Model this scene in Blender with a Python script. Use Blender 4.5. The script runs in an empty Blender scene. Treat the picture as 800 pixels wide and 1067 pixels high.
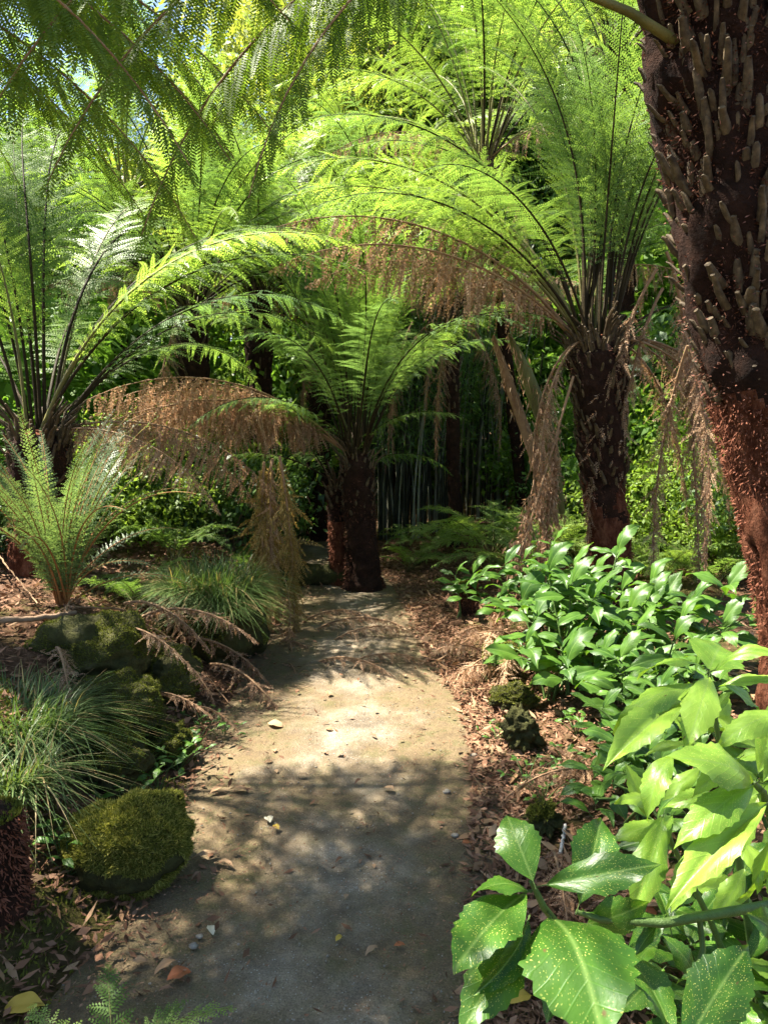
import bpy, bmesh, math, random
import numpy as np
from mathutils import Vector, Matrix, Euler

# ------------------------------------------------------------------ camera, sky, sun, exposure
scene = bpy.context.scene
COL = scene.collection
PITCH, FPX, EYE = math.radians(7), 803.0, 1.6
cam_data = bpy.data.cameras.new('camera')
cam = bpy.data.objects.new('camera', cam_data)
COL.objects.link(cam)
cam.location = (0, 0, EYE)
cam.rotation_euler = (math.pi / 2 - PITCH, 0, 0)
cam_data.sensor_fit = 'VERTICAL'
cam_data.sensor_height = 24
cam_data.lens = 24 * FPX / 1067
cam_data.clip_start = 0.02
cam_data.clip_end = 600
scene.camera = cam

SUN_EL, SUN_AZ = math.radians(60), math.radians(18)      # azimuth: from the left, a little ahead of the camera
SUN = Vector((-math.cos(SUN_EL) * math.cos(SUN_AZ), math.cos(SUN_EL) * math.sin(SUN_AZ), math.sin(SUN_EL)))
world = bpy.data.worlds.new('World')
scene.world = world
world.use_nodes = True
wn = world.node_tree
bg = wn.nodes['Background']
sky = wn.nodes.new('ShaderNodeTexSky')
sky.sky_type = 'NISHITA'
sky.sun_disc = False
sky.sun_elevation = SUN_EL
sky.sun_rotation = math.atan2(SUN.x, SUN.y)
sky.dust_density = 0.6
wn.links.new(sky.outputs[0], bg.inputs[0])
bg.inputs[1].default_value = 0.06
sun_data = bpy.data.lights.new('sun', 'SUN')
sun_data.energy = 5.0
sun_data.angle = math.radians(0.5)
sun_data.color = (1.0, 0.94, 0.82)
sun = bpy.data.objects.new('sun', sun_data)
sun.location = SUN * 40
sun.rotation_euler = SUN.to_track_quat('Z', 'Y').to_euler()
COL.objects.link(sun)
vs = scene.view_settings
vs.view_transform = 'Standard'
vs.look = 'None'
vs.exposure = 2.4
vs.gamma = 1
vs.use_curve_mapping = False
cy = scene.cycles
cy.use_denoising = True
cy.max_bounces = 7
cy.diffuse_bounces = 4
cy.glossy_bounces = 2
cy.transmission_bounces = 4
cy.transparent_max_bounces = 4
cy.sample_clamp_indirect = 6
cy.use_adaptive_sampling = True
cy.adaptive_threshold = 0.02

# ------------------------------------------------------------------ helpers
rng = np.random.default_rng(7)
R = random.Random(11)
cp, sp = math.cos(PITCH), math.sin(PITCH)


def P(px, py, Y):
    """World point Y metres ahead of the camera seen at this place of the 800x1067 photograph."""
    x = (px - 400) / FPX
    v = -(py - 533.5) / FPX
    d = Vector((x, cp + sp * v, -sp + cp * v))
    return Vector((0, 0, EYE)) + d * (Y / d.y)


def vnoise(p, seed=0):
    """Smooth value noise in -1..1 for an (n,3) array."""
    p = np.asarray(p, float)
    i = np.floor(p).astype(np.int64)
    f = p - i
    f = f * f * (3 - 2 * f)
    out = np.zeros(len(p))
    for dx in (0, 1):
        for dy in (0, 1):
            for dz in (0, 1):
                h = (i[:, 0] + dx) * 374761393 + (i[:, 1] + dy) * 668265263 + (i[:, 2] + dz) * 2147483647 + seed * 1274126177
                h = (h ^ (h >> 13)) * 1274126177
                h = (h ^ (h >> 16)) & 0xFFFF
                w = (f[:, 0] if dx else 1 - f[:, 0]) * (f[:, 1] if dy else 1 - f[:, 1]) * (f[:, 2] if dz else 1 - f[:, 2])
                out += w * (h / 32767.5 - 1)
    return out


def fbm(p, seed=0, octaves=4):
    p = np.asarray(p, float)
    out, q = 0, p @ ROT
    for k in range(octaves):
        out = out + vnoise(q * 2 ** k, seed + k) * 0.5 ** k
        q = q @ ROT
    return out


ROT = np.array(Euler((0.7, 0.5, 1.1)).to_matrix())


def norm(a):
    return a / np.maximum(np.linalg.norm(a, axis=-1, keepdims=True), 1e-9)


class MB:
    """Collects vertices and faces and links them as one mesh object."""

    def __init__(self):
        self.v, self.f, self.n, self.uv, self.e = [], [], 0, [], []

    def add(self, verts, faces, mat=0, uv=None, edge=None):
        verts = np.asarray(verts, float).reshape(-1, 3)
        faces = np.asarray(faces, np.int64)
        self.v.append(verts)
        self.uv.append(np.zeros((len(verts), 3)) if uv is None else np.asarray(uv, float))
        self.f.append((faces + self.n, mat))
        self.n += len(verts)
        return self

    def merge(self, other, mat_shift=0, M=None):
        for a, b in zip(other.v, other.uv):
            if M is not None:
                m = np.array(M)
                a = a @ m[:3, :3].T + m[:3, 3]
            self.v.append(a)
            self.uv.append(b)
        for fa, mt in other.f:
            self.f.append((fa + self.n, mt + mat_shift))
        self.n += other.n

    def mesh(self, name, mats, smooth=False):
        me = bpy.data.meshes.new(name)
        V = np.concatenate(self.v) if self.v else np.zeros((0, 3))
        me.vertices.add(len(V))
        me.vertices.foreach_set('co', V.astype(np.float32).ravel())
        loops = np.concatenate([fa.ravel() for fa, _ in self.f])
        counts = np.concatenate([np.full(len(fa), fa.shape[1]) for fa, _ in self.f])
        mi = np.concatenate([np.full(len(fa), mt) for fa, mt in self.f])
        me.loops.add(len(loops))
        me.loops.foreach_set('vertex_index', loops.astype(np.int32))
        me.polygons.add(len(counts))
        starts = np.concatenate([[0], np.cumsum(counts)[:-1]])
        me.polygons.foreach_set('loop_start', starts.astype(np.int32))
        me.polygons.foreach_set('material_index', mi.astype(np.int32))
        if smooth:
            me.polygons.foreach_set('use_smooth', np.ones(len(counts), bool))
        at = me.attributes.new('luv', 'FLOAT_VECTOR', 'POINT')
        at.data.foreach_set('vector', np.concatenate(self.uv).astype(np.float32).ravel())
        for m in mats:
            me.materials.append(m)
        me.update(calc_edges=True)
        me.validate()
        return me

    def build(self, name, mats, parent=None, loc=None, smooth=False):
        o = bpy.data.objects.new(name, self.mesh(name, mats if isinstance(mats, (list, tuple)) else [mats], smooth))
        COL.objects.link(o)
        if parent is not None:
            o.parent = parent
        if loc is not None:
            o.location = loc
        return o


def tag(o, label, cat, group=None, kind=None):
    o['label'] = label
    o['category'] = cat
    if group:
        o['group'] = group
    if kind:
        o['kind'] = kind
    return o


def thing(name, label, cat, loc, group=None):
    o = bpy.data.objects.new(name, None)
    COL.objects.link(o)
    o.location = loc
    o.empty_display_size = 0.1
    return tag(o, label, cat, group)


def link_mesh(name, me, parent=None, M=None):
    o = bpy.data.objects.new(name, me)
    COL.objects.link(o)
    if parent is not None:
        o.parent = parent
    if M is not None:
        o.matrix_local = M
    return o


def smooth01(a, b, x):
    t = np.clip((x - a) / (b - a), 0, 1)
    return t * t * (3 - 2 * t)


def tube(mb, pts, radii, sides=6, mat=0, flat=1.0, cap=True):
    pts = np.asarray([tuple(p) for p in pts], float)
    radii = np.broadcast_to(np.asarray(radii, float), (len(pts),))
    T = norm(np.gradient(pts, axis=0))
    ref = np.array([0, 0, 1.0]) if abs(T[:, 2]).mean() < 0.8 else np.array([0, 1.0, 0])
    A = norm(np.cross(T, ref))
    B = np.cross(T, A)
    th = np.linspace(0, 2 * np.pi, sides, endpoint=False)
    ring = A[:, None] * np.cos(th)[None, :, None] + B[:, None] * np.sin(th)[None, :, None] * flat
    V = (pts[:, None] + ring * radii[:, None, None]).reshape(-1, 3)
    n = len(pts)
    i, j = np.meshgrid(np.arange(n - 1), np.arange(sides), indexing='ij')
    a = i * sides + j
    b = i * sides + (j + 1) % sides
    F = np.stack([a, b, b + sides, a + sides], -1).reshape(-1, 4)
    mb.add(V, F, mat)
    if cap:
        for k in (0, n - 1):
            c = pts[k] + T[k] * (-1 if k == 0 else 1) * radii[k] * 0.25
            base = k * sides
            vv = np.concatenate([V[base:base + sides], c[None]])
            ff = np.array([[q, (q + 1) % sides, sides] for q in range(sides)])
            mb.add(vv, ff if k else ff[:, ::-1], mat)


def ico(sub):
    bm = bmesh.new()
    bmesh.ops.create_icosphere(bm, subdivisions=sub, radius=1)
    bm.verts.ensure_lookup_table()
    V = np.array([v.co[:] for v in bm.verts])
    F = np.array([[v.index for v in f.verts] for f in bm.faces])
    bm.free()
    return V, F


def kites(mb, base, d, s, length, width, mat=0, tip_drop=0.0, wide=0.35):
    """Many little leaves at once: base, direction d, sideways s, all (n,3)."""
    n = len(base)
    length = np.broadcast_to(length, (n,))[:, None]
    width = np.broadcast_to(width, (n,))[:, None]
    nrm = norm(np.cross(d, s))
    mid = base + d * length * wide + nrm * length * 0.03
    tip = base + d * length - np.array([0, 0, 1.0]) * (tip_drop * length)
    V = np.stack([base, mid + s * width / 2, tip, mid - s * width / 2], 1).reshape(-1, 3)
    F = np.arange(n * 4).reshape(n, 4)
    mb.add(V, F, mat)


# ------------------------------------------------------------------ materials
def new_mat(name):
    m = bpy.data.materials.new(name)
    m.use_nodes = True
    nt = m.node_tree
    return m, nt, nt.nodes['Principled BSDF'], nt.nodes['Material Output']


def ramp(nt, fac, stops):
    r = nt.nodes.new('ShaderNodeValToRGB')
    el = r.color_ramp.elements
    while len(el) < len(stops):
        el.new(0.5)
    for e, (p, c) in zip(el, stops):
        e.position = p
        e.color = (*c, 1)
    nt.links.new(fac, r.inputs[0])
    return r.outputs[0]


def mixc(nt, fac, a, b, mode='MIX'):
    m = nt.nodes.new('ShaderNodeMix')
    m.data_type = 'RGBA'
    m.blend_type = mode
    for sock, val in ((m.inputs[0], fac), (m.inputs[6], a), (m.inputs[7], b)):
        if isinstance(val, (int, float)):
            sock.default_value = val
        elif isinstance(val, tuple):
            sock.default_value = (*val, 1) if len(val) == 3 else val
        else:
            nt.links.new(val, sock)
    return m.outputs[2]


def noise(nt, scale, detail=4, rough=0.6, vec=None):
    n = nt.nodes.new('ShaderNodeTexNoise')
    n.inputs['Scale'].default_value = scale
    n.inputs['Detail'].default_value = detail
    n.inputs['Roughness'].default_value = rough
    if vec is not None:
        nt.links.new(vec, n.inputs['Vector'])
    return n.outputs['Fac']


def bump(nt, bsdf, height, strength=0.5, dist=0.02):
    b = nt.nodes.new('ShaderNodeBump')
    b.inputs['Strength'].default_value = strength
    b.inputs['Distance'].default_value = dist
    nt.links.new(height, b.inputs['Height'])
    nt.links.new(b.outputs[0], bsdf.inputs['Normal'])


def coord(nt, which='Object'):
    return nt.nodes.new('ShaderNodeTexCoord').outputs[which]


def mathn(nt, op, a, b=0.5):
    m = nt.nodes.new('ShaderNodeMath')
    m.operation = op
    for s, v in ((m.inputs[0], a), (m.inputs[1], b)):
        if isinstance(v, (int, float)):
            s.default_value = v
        else:
            nt.links.new(v, s)
    return m.outputs[0]


def leaf_mat(name, dark, mid, light, trans=0.4, rough=0.45, spec=0.35, warm=(1.45, 1.45, 0.75)):
    m, nt, bs, out = new_mat(name)
    geo = nt.nodes.new('ShaderNodeNewGeometry')
    oi = nt.nodes.new('ShaderNodeObjectInfo')
    f = mathn(nt, 'ADD', mathn(nt, 'MULTIPLY', geo.outputs['Random Per Island'], 0.6), mathn(nt, 'MULTIPLY', oi.outputs['Random'], 0.4))
    c = ramp(nt, f, [(0.0, dark), (0.5, mid), (1.0, light)])
    nt.links.new(c, bs.inputs['Base Color'])
    bs.inputs['Roughness'].default_value = rough
    bs.inputs['Specular IOR Level'].default_value = spec
    tr = nt.nodes.new('ShaderNodeBsdfTranslucent')
    nt.links.new(mixc(nt, 1.0, c, warm, 'MULTIPLY'), tr.inputs[0])
    mx = nt.nodes.new('ShaderNodeMixShader')
    mx.inputs[0].default_value = trans
    nt.links.new(bs.outputs[0], mx.inputs[1])
    nt.links.new(tr.outputs[0], mx.inputs[2])
    nt.links.new(mx.outputs[0], out.inputs[0])
    return m


M = {}
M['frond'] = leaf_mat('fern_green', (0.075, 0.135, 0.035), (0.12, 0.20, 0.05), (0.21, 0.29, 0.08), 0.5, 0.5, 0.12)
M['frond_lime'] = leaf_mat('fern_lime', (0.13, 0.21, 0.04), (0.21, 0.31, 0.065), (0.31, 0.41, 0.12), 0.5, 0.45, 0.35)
M['frond_dark'] = leaf_mat('fern_deep_green', (0.06, 0.11, 0.016), (0.10, 0.17, 0.02), (0.16, 0.22, 0.03), 0.46, 0.5, 0.15)
M['frond_blue'] = leaf_mat('fern_silver_green', (0.09, 0.16, 0.06), (0.13, 0.22, 0.08), (0.19, 0.28, 0.10), 0.45, 0.5, 0.18)
M['sword'] = leaf_mat('shield_fern_green', (0.085, 0.14, 0.055), (0.125, 0.19, 0.075), (0.19, 0.26, 0.10), 0.4, 0.45, 0.4)
M['dead'] = leaf_mat('dry_frond_brown', (0.19, 0.105, 0.06), (0.33, 0.21, 0.13), (0.50, 0.36, 0.24), 0.4, 0.8, 0.1, (1.1, 0.95, 0.8))
M['dead_olive'] = leaf_mat('half_dry_frond', (0.17, 0.11, 0.03), (0.28, 0.19, 0.06), (0.40, 0.29, 0.12), 0.35, 0.7, 0.15, (1.2, 1.1, 0.7))
M['litter'] = leaf_mat('leaf_litter_brown', (0.07, 0.035, 0.018), (0.20, 0.10, 0.055), (0.36, 0.22, 0.14), 0.1, 0.8, 0.2, (1, .9, .8))
M['dryleaf'] = leaf_mat('fallen_leaf_tan', (0.22, 0.12, 0.06), (0.32, 0.20, 0.11), (0.42, 0.30, 0.18), 0.15, 0.7, 0.2, (1, .9, .8))
M['yellowleaf'] = leaf_mat('fallen_leaf_yellow', (0.45, 0.30, 0.05), (0.5, 0.34, 0.06), (0.55, 0.38, 0.08), 0.2, 0.6, 0.2, (1, .9, .6))
M['orangeleaf'] = leaf_mat('fallen_leaf_rust', (0.25, 0.08, 0.03), (0.30, 0.10, 0.04), (0.36, 0.13, 0.05), 0.15, 0.6, 0.2, (1, .8, .6))
M['paleleaf'] = leaf_mat('fallen_leaf_pale', (0.40, 0.36, 0.25), (0.45, 0.41, 0.30), (0.5, 0.46, 0.34), 0.15, 0.6, 0.2, (1, 1, .8))
M['shrub'] = leaf_mat('shrub_leaf', (0.05, 0.12, 0.02), (0.11, 0.21, 0.03), (0.17, 0.30, 0.06), 0.4, 0.5, 0.25)
M['tree_leaf'] = leaf_mat('tree_leaf', (0.05, 0.11, 0.02), (0.09, 0.17, 0.03), (0.15, 0.25, 0.05), 0.4, 0.45, 0.4)
M['tree_lime'] = leaf_mat('tree_leaf_yellow_green', (0.14, 0.18, 0.03), (0.22, 0.26, 0.05), (0.32, 0.34, 0.09), 0.45, 0.5, 0.3)
M['bamboo_leaf'] = leaf_mat('bamboo_leaf', (0.05, 0.11, 0.03), (0.08, 0.16, 0.04), (0.14, 0.23, 0.06), 0.4, 0.45, 0.4)
M['grass'] = leaf_mat('grass_blade', (0.045, 0.085, 0.02), (0.085, 0.14, 0.035), (0.17, 0.22, 0.07), 0.35, 0.45, 0.4)
M['grass_dry'] = leaf_mat('dry_grass_blade', (0.16, 0.12, 0.05), (0.26, 0.20, 0.09), (0.36, 0.29, 0.15), 0.3, 0.6, 0.2)
M['moss'] = leaf_mat('moss_green', (0.045, 0.055, 0.010), (0.11, 0.12, 0.02), (0.21, 0.22, 0.04), 0.2, 0.9, 0.1)
M['moss_gold'] = leaf_mat('moss_gold_tips', (0.15, 0.15, 0.03), (0.24, 0.23, 0.05), (0.34, 0.31, 0.09), 0.25, 0.9, 0.1)
M['fibre'] = leaf_mat('trunk_fibre', (0.10, 0.036, 0.02), (0.17, 0.064, 0.037), (0.25, 0.105, 0.066), 0.05, 0.9, 0.1, (1, .9, .8))
M['straw'] = leaf_mat('straw_frond', (0.30, 0.17, 0.10), (0.46, 0.30, 0.19), (0.60, 0.46, 0.30), 0.35, 0.8, 0.1, (1.1, 1.0, 0.85))
M['fluff'] = leaf_mat('stalk_fluff', (0.08, 0.034, 0.022), (0.17, 0.075, 0.052), (0.30, 0.16, 0.12), 0.1, 0.9, 0.1, (1, .9, .8))
M['fibre_dark'] = leaf_mat('trunk_fibre_dark', (0.025, 0.011, 0.007), (0.07, 0.028, 0.016), (0.16, 0.07, 0.042), 0.05, 0.9, 0.1, (1, .9, .8))


def simple(name, stops, scale=8, rough=0.8, bump_s=0.6, bump_d=0.01, bump_scale=60, spec=0.25, stretch=None):
    m, nt, bs, out = new_mat(name)
    co = coord(nt)
    if stretch:
        mp = nt.nodes.new('ShaderNodeMapping')
        mp.inputs['Scale'].default_value = stretch
        nt.links.new(co, mp.inputs[0])
        co = mp.outputs[0]
    c = ramp(nt, noise(nt, scale, 6, 0.65, co), stops)
    nt.links.new(c, bs.inputs['Base Color'])
    bs.inputs['Roughness'].default_value = rough
    bs.inputs['Specular IOR Level'].default_value = spec
    bump(nt, bs, noise(nt, bump_scale, 5, 0.7, co), bump_s, bump_d)
    return m


M['stalk'] = simple('frond_stalk_dark', [(0.3, (0.018, 0.012, 0.007)), (0.7, (0.042, 0.032, 0.013))], 6, 0.6, spec=0.08)
M['stalk_green'] = simple('frond_stalk_olive', [(0.3, (0.09, 0.09, 0.025)), (0.7, (0.18, 0.16, 0.05))], 6, 0.5)
M['stalk_dead'] = simple('frond_stalk_dry', [(0.3, (0.16, 0.085, 0.04)), (0.7, (0.32, 0.20, 0.11))], 6, 0.7)
M['stalk_rust'] = simple('stalk_base_rust', [(0.3, (0.20, 0.07, 0.02)), (0.7, (0.36, 0.16, 0.05))], 12, 0.7)
M['stub'] = simple('old_stalk_base', [(0.3, (0.025, 0.016, 0.009)), (0.5, (0.075, 0.052, 0.027)), (0.74, (0.17, 0.12, 0.062))], 25, 0.7)
M['trunk_red'] = simple('fibrous_trunk', [(0.3, (0.022, 0.008, 0.005)), (0.48, (0.13, 0.045, 0.024)), (0.72, (0.28, 0.12, 0.07))], 18, 0.95, 1.0, 0.05, 60, 0.05, (1, 1, 0.5))
M['trunk_dark'] = simple('fibrous_trunk_dark', [(0.3, (0.012, 0.007, 0.005)), (0.6, (0.036, 0.017, 0.011)), (0.85, (0.08, 0.037, 0.023))], 14, 0.95, 1.0, 0.03, 45, 0.1)
M['bark'] = simple('dark_bark', [(0.3, (0.04, 0.03, 0.022)), (0.7, (0.13, 0.10, 0.075))], 10, 0.9, 0.9, 0.02, 40, 0.2, (1, 1, 0.25))
M['wood'] = simple('dry_wood', [(0.3, (0.14, 0.085, 0.05)), (0.7, (0.30, 0.20, 0.13))], 12, 0.8, 0.6, 0.01, 60, 0.2)
M['greywood'] = simple('grey_wood', [(0.3, (0.30, 0.28, 0.25)), (0.7, (0.5, 0.48, 0.44))], 20, 0.8)
M['rock'] = simple('mossy_rock', [(0.3, (0.030, 0.028, 0.014)), (0.55, (0.06, 0.06, 0.02)), (0.75, (0.10, 0.09, 0.05))], 9, 0.95, 0.9, 0.03, 50, 0.1)
M['pebble'] = simple('grey_pebble', [(0.3, (0.14, 0.12, 0.09)), (0.7, (0.32, 0.28, 0.22))], 40, 0.7)
M['stem'] = simple('green_stem', [(0.3, (0.05, 0.09, 0.02)), (0.7, (0.10, 0.16, 0.04))], 20, 0.45)
M['stem_brown'] = simple('brown_stem', [(0.3, (0.07, 0.05, 0.03)), (0.7, (0.15, 0.11, 0.06))], 20, 0.7)
M['culm_dark'] = simple('bamboo_culm_dark', [(0.3, (0.012, 0.013, 0.008)), (0.7, (0.035, 0.038, 0.02))], 5, 0.4)
M['culm_pale'] = simple('bamboo_culm_pale', [(0.3, (0.14, 0.145, 0.10)), (0.7, (0.30, 0.30, 0.22))], 5, 0.5)
M['sheath'] = simple('green_leaf_sheath', [(0.3, (0.06, 0.05, 0.02)), (0.5, (0.13, 0.13, 0.04)), (0.7, (0.20, 0.20, 0.07))], 12, 0.6, 0.8, 0.02, 40, 0.25, (1, 1, 0.2))

# spotted laurel leaf: glossy green, paler veins, yellow specks
def laurel_mat(name, dark, light, spots=True, trans=0.3, spot_amount=0.62, gloss=0.36):
    m, nt, bs, out = new_mat(name)
    at = nt.nodes.new('ShaderNodeAttribute')
    at.attribute_name = 'luv'
    oi = nt.nodes.new('ShaderNodeObjectInfo')
    off = nt.nodes.new('ShaderNodeVectorMath')
    off.operation = 'MULTIPLY_ADD'
    sc_ = nt.nodes.new('ShaderNodeCombineXYZ')
    nt.links.new(mathn(nt, 'MULTIPLY', oi.outputs['Random'], 40), sc_.inputs[2])
    nt.links.new(at.outputs['Vector'], off.inputs[0])
    off.inputs[1].default_value = (1, 1, 1)
    nt.links.new(sc_.outputs[0], off.inputs[2])
    vec = off.outputs[0]
    big = noise(nt, 3.0, 3, 0.5, vec)
    c = ramp(nt, mathn(nt, 'ADD', mathn(nt, 'MULTIPLY', big, 0.8), mathn(nt, 'MULTIPLY', oi.outputs['Random'], 0.3)), [(0.3, dark), (0.75, light)])
    sep = nt.nodes.new('ShaderNodeSeparateXYZ')
    nt.links.new(at.outputs['Vector'], sep.inputs[0])
    au = mathn(nt, 'ABSOLUTE', sep.outputs[1])
    # side veins: sweep forward from the midrib
    w = nt.nodes.new('ShaderNodeTexWave')
    w.inputs['Scale'].default_value = 2.6
    w.inputs['Distortion'].default_value = 0.6
    cv = nt.nodes.new('ShaderNodeCombineXYZ')
    nt.links.new(mathn(nt, 'SUBTRACT', sep.outputs[0], mathn(nt, 'MULTIPLY', au, 0.55)), cv.inputs[0])
    nt.links.new(cv.outputs[0], w.inputs['Vector'])
    vein = ramp(nt, w.outputs['Fac'], [(0.93, (0, 0, 0)), (1.0, (1, 1, 1))])
    rib = ramp(nt, au, [(0.0, (1, 1, 1)), (0.035, (0, 0, 0))])
    c = mixc(nt, mathn(nt, 'MULTIPLY', vein, 0.10), c, tuple(min(1, q * 1.9) for q in light))
    c = mixc(nt, mathn(nt, 'MULTIPLY', rib, 0.6), c, (0.18, 0.28, 0.07))
    if spots:
        for s, lo, hi in ((48, 0.16, 0.28), (27, 0.10, 0.2), (15, 0.06, 0.11)):
            vo = nt.nodes.new('ShaderNodeTexVoronoi')
            vo.inputs['Scale'].default_value = s
            nt.links.new(vec, vo.inputs['Vector'])
            sel = mathn(nt, 'MULTIPLY', mathn(nt, 'GREATER_THAN', nt_sep(nt, vo.outputs['Color']), 1 - spot_amount), ramp(nt, noise(nt, 3.3, 2, 0.5, vec), [(0.35, (0.15, 0.15, 0.15)), (0.6, (1, 1, 1))]))
            k = mathn(nt, 'MULTIPLY', ramp(nt, vo.outputs['Distance'], [(lo, (1, 1, 1)), (hi, (0, 0, 0))]), sel)
            c = mixc(nt, mathn(nt, 'MULTIPLY', k, 0.85), c, (0.50, 0.50, 0.12))
    bl = nt.nodes.new('ShaderNodeTexVoronoi')
    bl.inputs['Scale'].default_value = 4.5
    bl.inputs['Randomness'].default_value = 1.0
    nt.links.new(vec, bl.inputs['Vector'])
    blm = mathn(nt, 'MULTIPLY', ramp(nt, mathn(nt, 'ADD', bl.outputs['Distance'], mathn(nt, 'MULTIPLY', noise(nt, 30, 3, 0.6, vec), 0.12)), [(0.10, (1, 1, 1)), (0.17, (0, 0, 0))]), mathn(nt, 'GREATER_THAN', nt_sep(nt, bl.outputs['Color']), 0.80))
    c = mixc(nt, mathn(nt, 'MULTIPLY', blm, 0.85), c, (0.10, 0.06, 0.02))
    nt.links.new(c, bs.inputs['Base Color'])
    bs.inputs['Roughness'].default_value = gloss
    bs.inputs['Specular IOR Level'].default_value = 0.38
    hb = mathn(nt, 'SUBTRACT', mathn(nt, 'MULTIPLY', noise(nt, 14, 3, 0.5, vec), 0.6), mathn(nt, 'MULTIPLY', vein, 0.4))
    bump(nt, bs, hb, 0.16, 0.008)
    tr = nt.nodes.new('ShaderNodeBsdfTranslucent')
    nt.links.new(mixc(nt, 1.0, c, (1.7, 1.7, 0.5), 'MULTIPLY'), tr.inputs[0])
    mx = nt.nodes.new('ShaderNodeMixShader')
    mx.inputs[0].default_value = trans
    nt.links.new(bs.outputs[0], mx.inputs[1])
    nt.links.new(tr.outputs[0], mx.inputs[2])
    nt.links.new(mx.outputs[0], out.inputs[0])
    return m


def nt_sep(nt, colour):
    s = nt.nodes.new('ShaderNodeSeparateColor')
    nt.links.new(colour, s.inputs[0])
    return s.outputs[0]


M['laurel'] = laurel_mat('spotted_laurel_leaf', (0.022, 0.072, 0.009), (0.065, 0.155, 0.014))
M['laurel_lime_lit'] = laurel_mat('spotted_laurel_leaf_lime_lit', (0.11, 0.22, 0.022), (0.24, 0.38, 0.05), True, 0.35)  # same spotted leaf, its sunlit yellow green put into the colour
M['laurel_plain'] = laurel_mat('laurel_leaf', (0.024, 0.072, 0.010), (0.085, 0.175, 0.021), False, 0.34, gloss=0.43)

# path: compacted grit, brown moss film towards its edges
m, nt, bs, out = new_mat('path_surface')
co = coord(nt)
at = nt.nodes.new('ShaderNodeAttribute')
at.attribute_name = 'luv'
sep = nt.nodes.new('ShaderNodeSeparateXYZ')
nt.links.new(at.outputs['Vector'], sep.inputs[0])
grit = ramp(nt, noise(nt, 5, 5, 0.7, co), [(0.3, (0.11, 0.085, 0.058)), (0.5, (0.22, 0.175, 0.122)), (0.72, (0.38, 0.315, 0.23))])
fine = noise(nt, 170, 3, 0.7, co)
grit = mixc(nt, 0.55, grit, ramp(nt, fine, [(0.35, (0.25, 0.25, 0.25)), (0.65, (1.2, 1.2, 1.2))]), 'MULTIPLY')
vo = nt.nodes.new('ShaderNodeTexVoronoi')
vo.inputs['Scale'].default_value = 130
nt.links.new(co, vo.inputs['Vector'])
speck = mathn(nt, 'MULTIPLY', mathn(nt, 'LESS_THAN', vo.outputs['Distance'], 0.3), mathn(nt, 'GREATER_THAN', nt_sep(nt, vo.outputs['Color']), 0.86))
grit = mixc(nt, mathn(nt, 'MULTIPLY', speck, 0.6), grit, (0.5, 0.48, 0.43))
mossn = mathn(nt, 'ADD', mathn(nt, 'ADD', mathn(nt, 'MULTIPLY', sep.outputs[0], 1.15), 0.40), mathn(nt, 'MULTIPLY', mathn(nt, 'SUBTRACT', noise(nt, 2.2, 6, 0.65, co), 0.5), 2.4))
mk = ramp(nt, mossn, [(0.12, (0, 0, 0)), (0.75, (1, 1, 1))])
mcol = ramp(nt, noise(nt, 9, 5, 0.7, co), [(0.3, (0.085, 0.055, 0.028)), (0.5, (0.15, 0.105, 0.05)), (0.62, (0.10, 0.085, 0.028)), (0.78, (0.19, 0.14, 0.08))])
mcol = mixc(nt, 0.6, mcol, ramp(nt, fine, [(0.3, (0.35, 0.35, 0.35)), (0.65, (1.2, 1.2, 1.2))]), 'MULTIPLY')
c = mixc(nt, mathn(nt, 'MULTIPLY', mk, 0.85), grit, mcol)
nt.links.new(c, bs.inputs['Base Color'])
bs.inputs['Roughness'].default_value = 0.85
bs.inputs['Specular IOR Level'].default_value = 0.25
bump(nt, bs, mathn(nt, 'ADD', mathn(nt, 'MULTIPLY', noise(nt, 90, 4, 0.7, co), 0.6), mathn(nt, 'MULTIPLY', noise(nt, 12, 4, 0.6, co), 0.9)), 0.9, 0.018)
M['path'] = m

# forest floor: brown litter, moss patches
m, nt, bs, out = new_mat('forest_floor')
co = coord(nt)
c = ramp(nt, noise(nt, 22, 8, 0.75, co), [(0.3, (0.035, 0.02, 0.011)), (0.5, (0.11, 0.06, 0.034)), (0.7, (0.20, 0.12, 0.07))])
mo = ramp(nt, noise(nt, 1.6, 5, 0.65, co), [(0.45, (0, 0, 0)), (0.6, (1, 1, 1))])
mg = ramp(nt, noise(nt, 40, 6, 0.7, co), [(0.3, (0.025, 0.032, 0.008)), (0.7, (0.10, 0.11, 0.02))])
c = mixc(nt, mathn(nt, 'MULTIPLY', mo, 0.7), c, mg)
nt.links.new(c, bs.inputs['Base Color'])
bs.inputs['Roughness'].default_value = 0.95
bs.inputs['Specular IOR Level'].default_value = 0.1
bump(nt, bs, noise(nt, 35, 8, 0.75, co), 1.0, 0.03)
M['ground'] = m

# ------------------------------------------------------------------ terrain and path
PY = np.array([-6, 1.2, 1.9, 2.3, 2.95, 4.1, 4.9, 6.15, 7.25, 8.2, 10.2, 12, 14, 18])
PC = np.array([-0.5, -0.30, -0.25, -0.20, -0.16, -0.17, -0.26, -0.22, -0.33, -0.5, -1.0, -1.75, -3.0, -6.0])
PH = np.array([0.7, 0.68, 0.64, 0.62, 0.68, 0.76, 0.70, 0.58, 0.56, 0.55, 0.45, 0.5, 0.5, 0.5])


def path_c(y):
    return np.interp(y, PY, PC)


def path_h(y):
    return np.interp(y, PY, PH)


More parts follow.
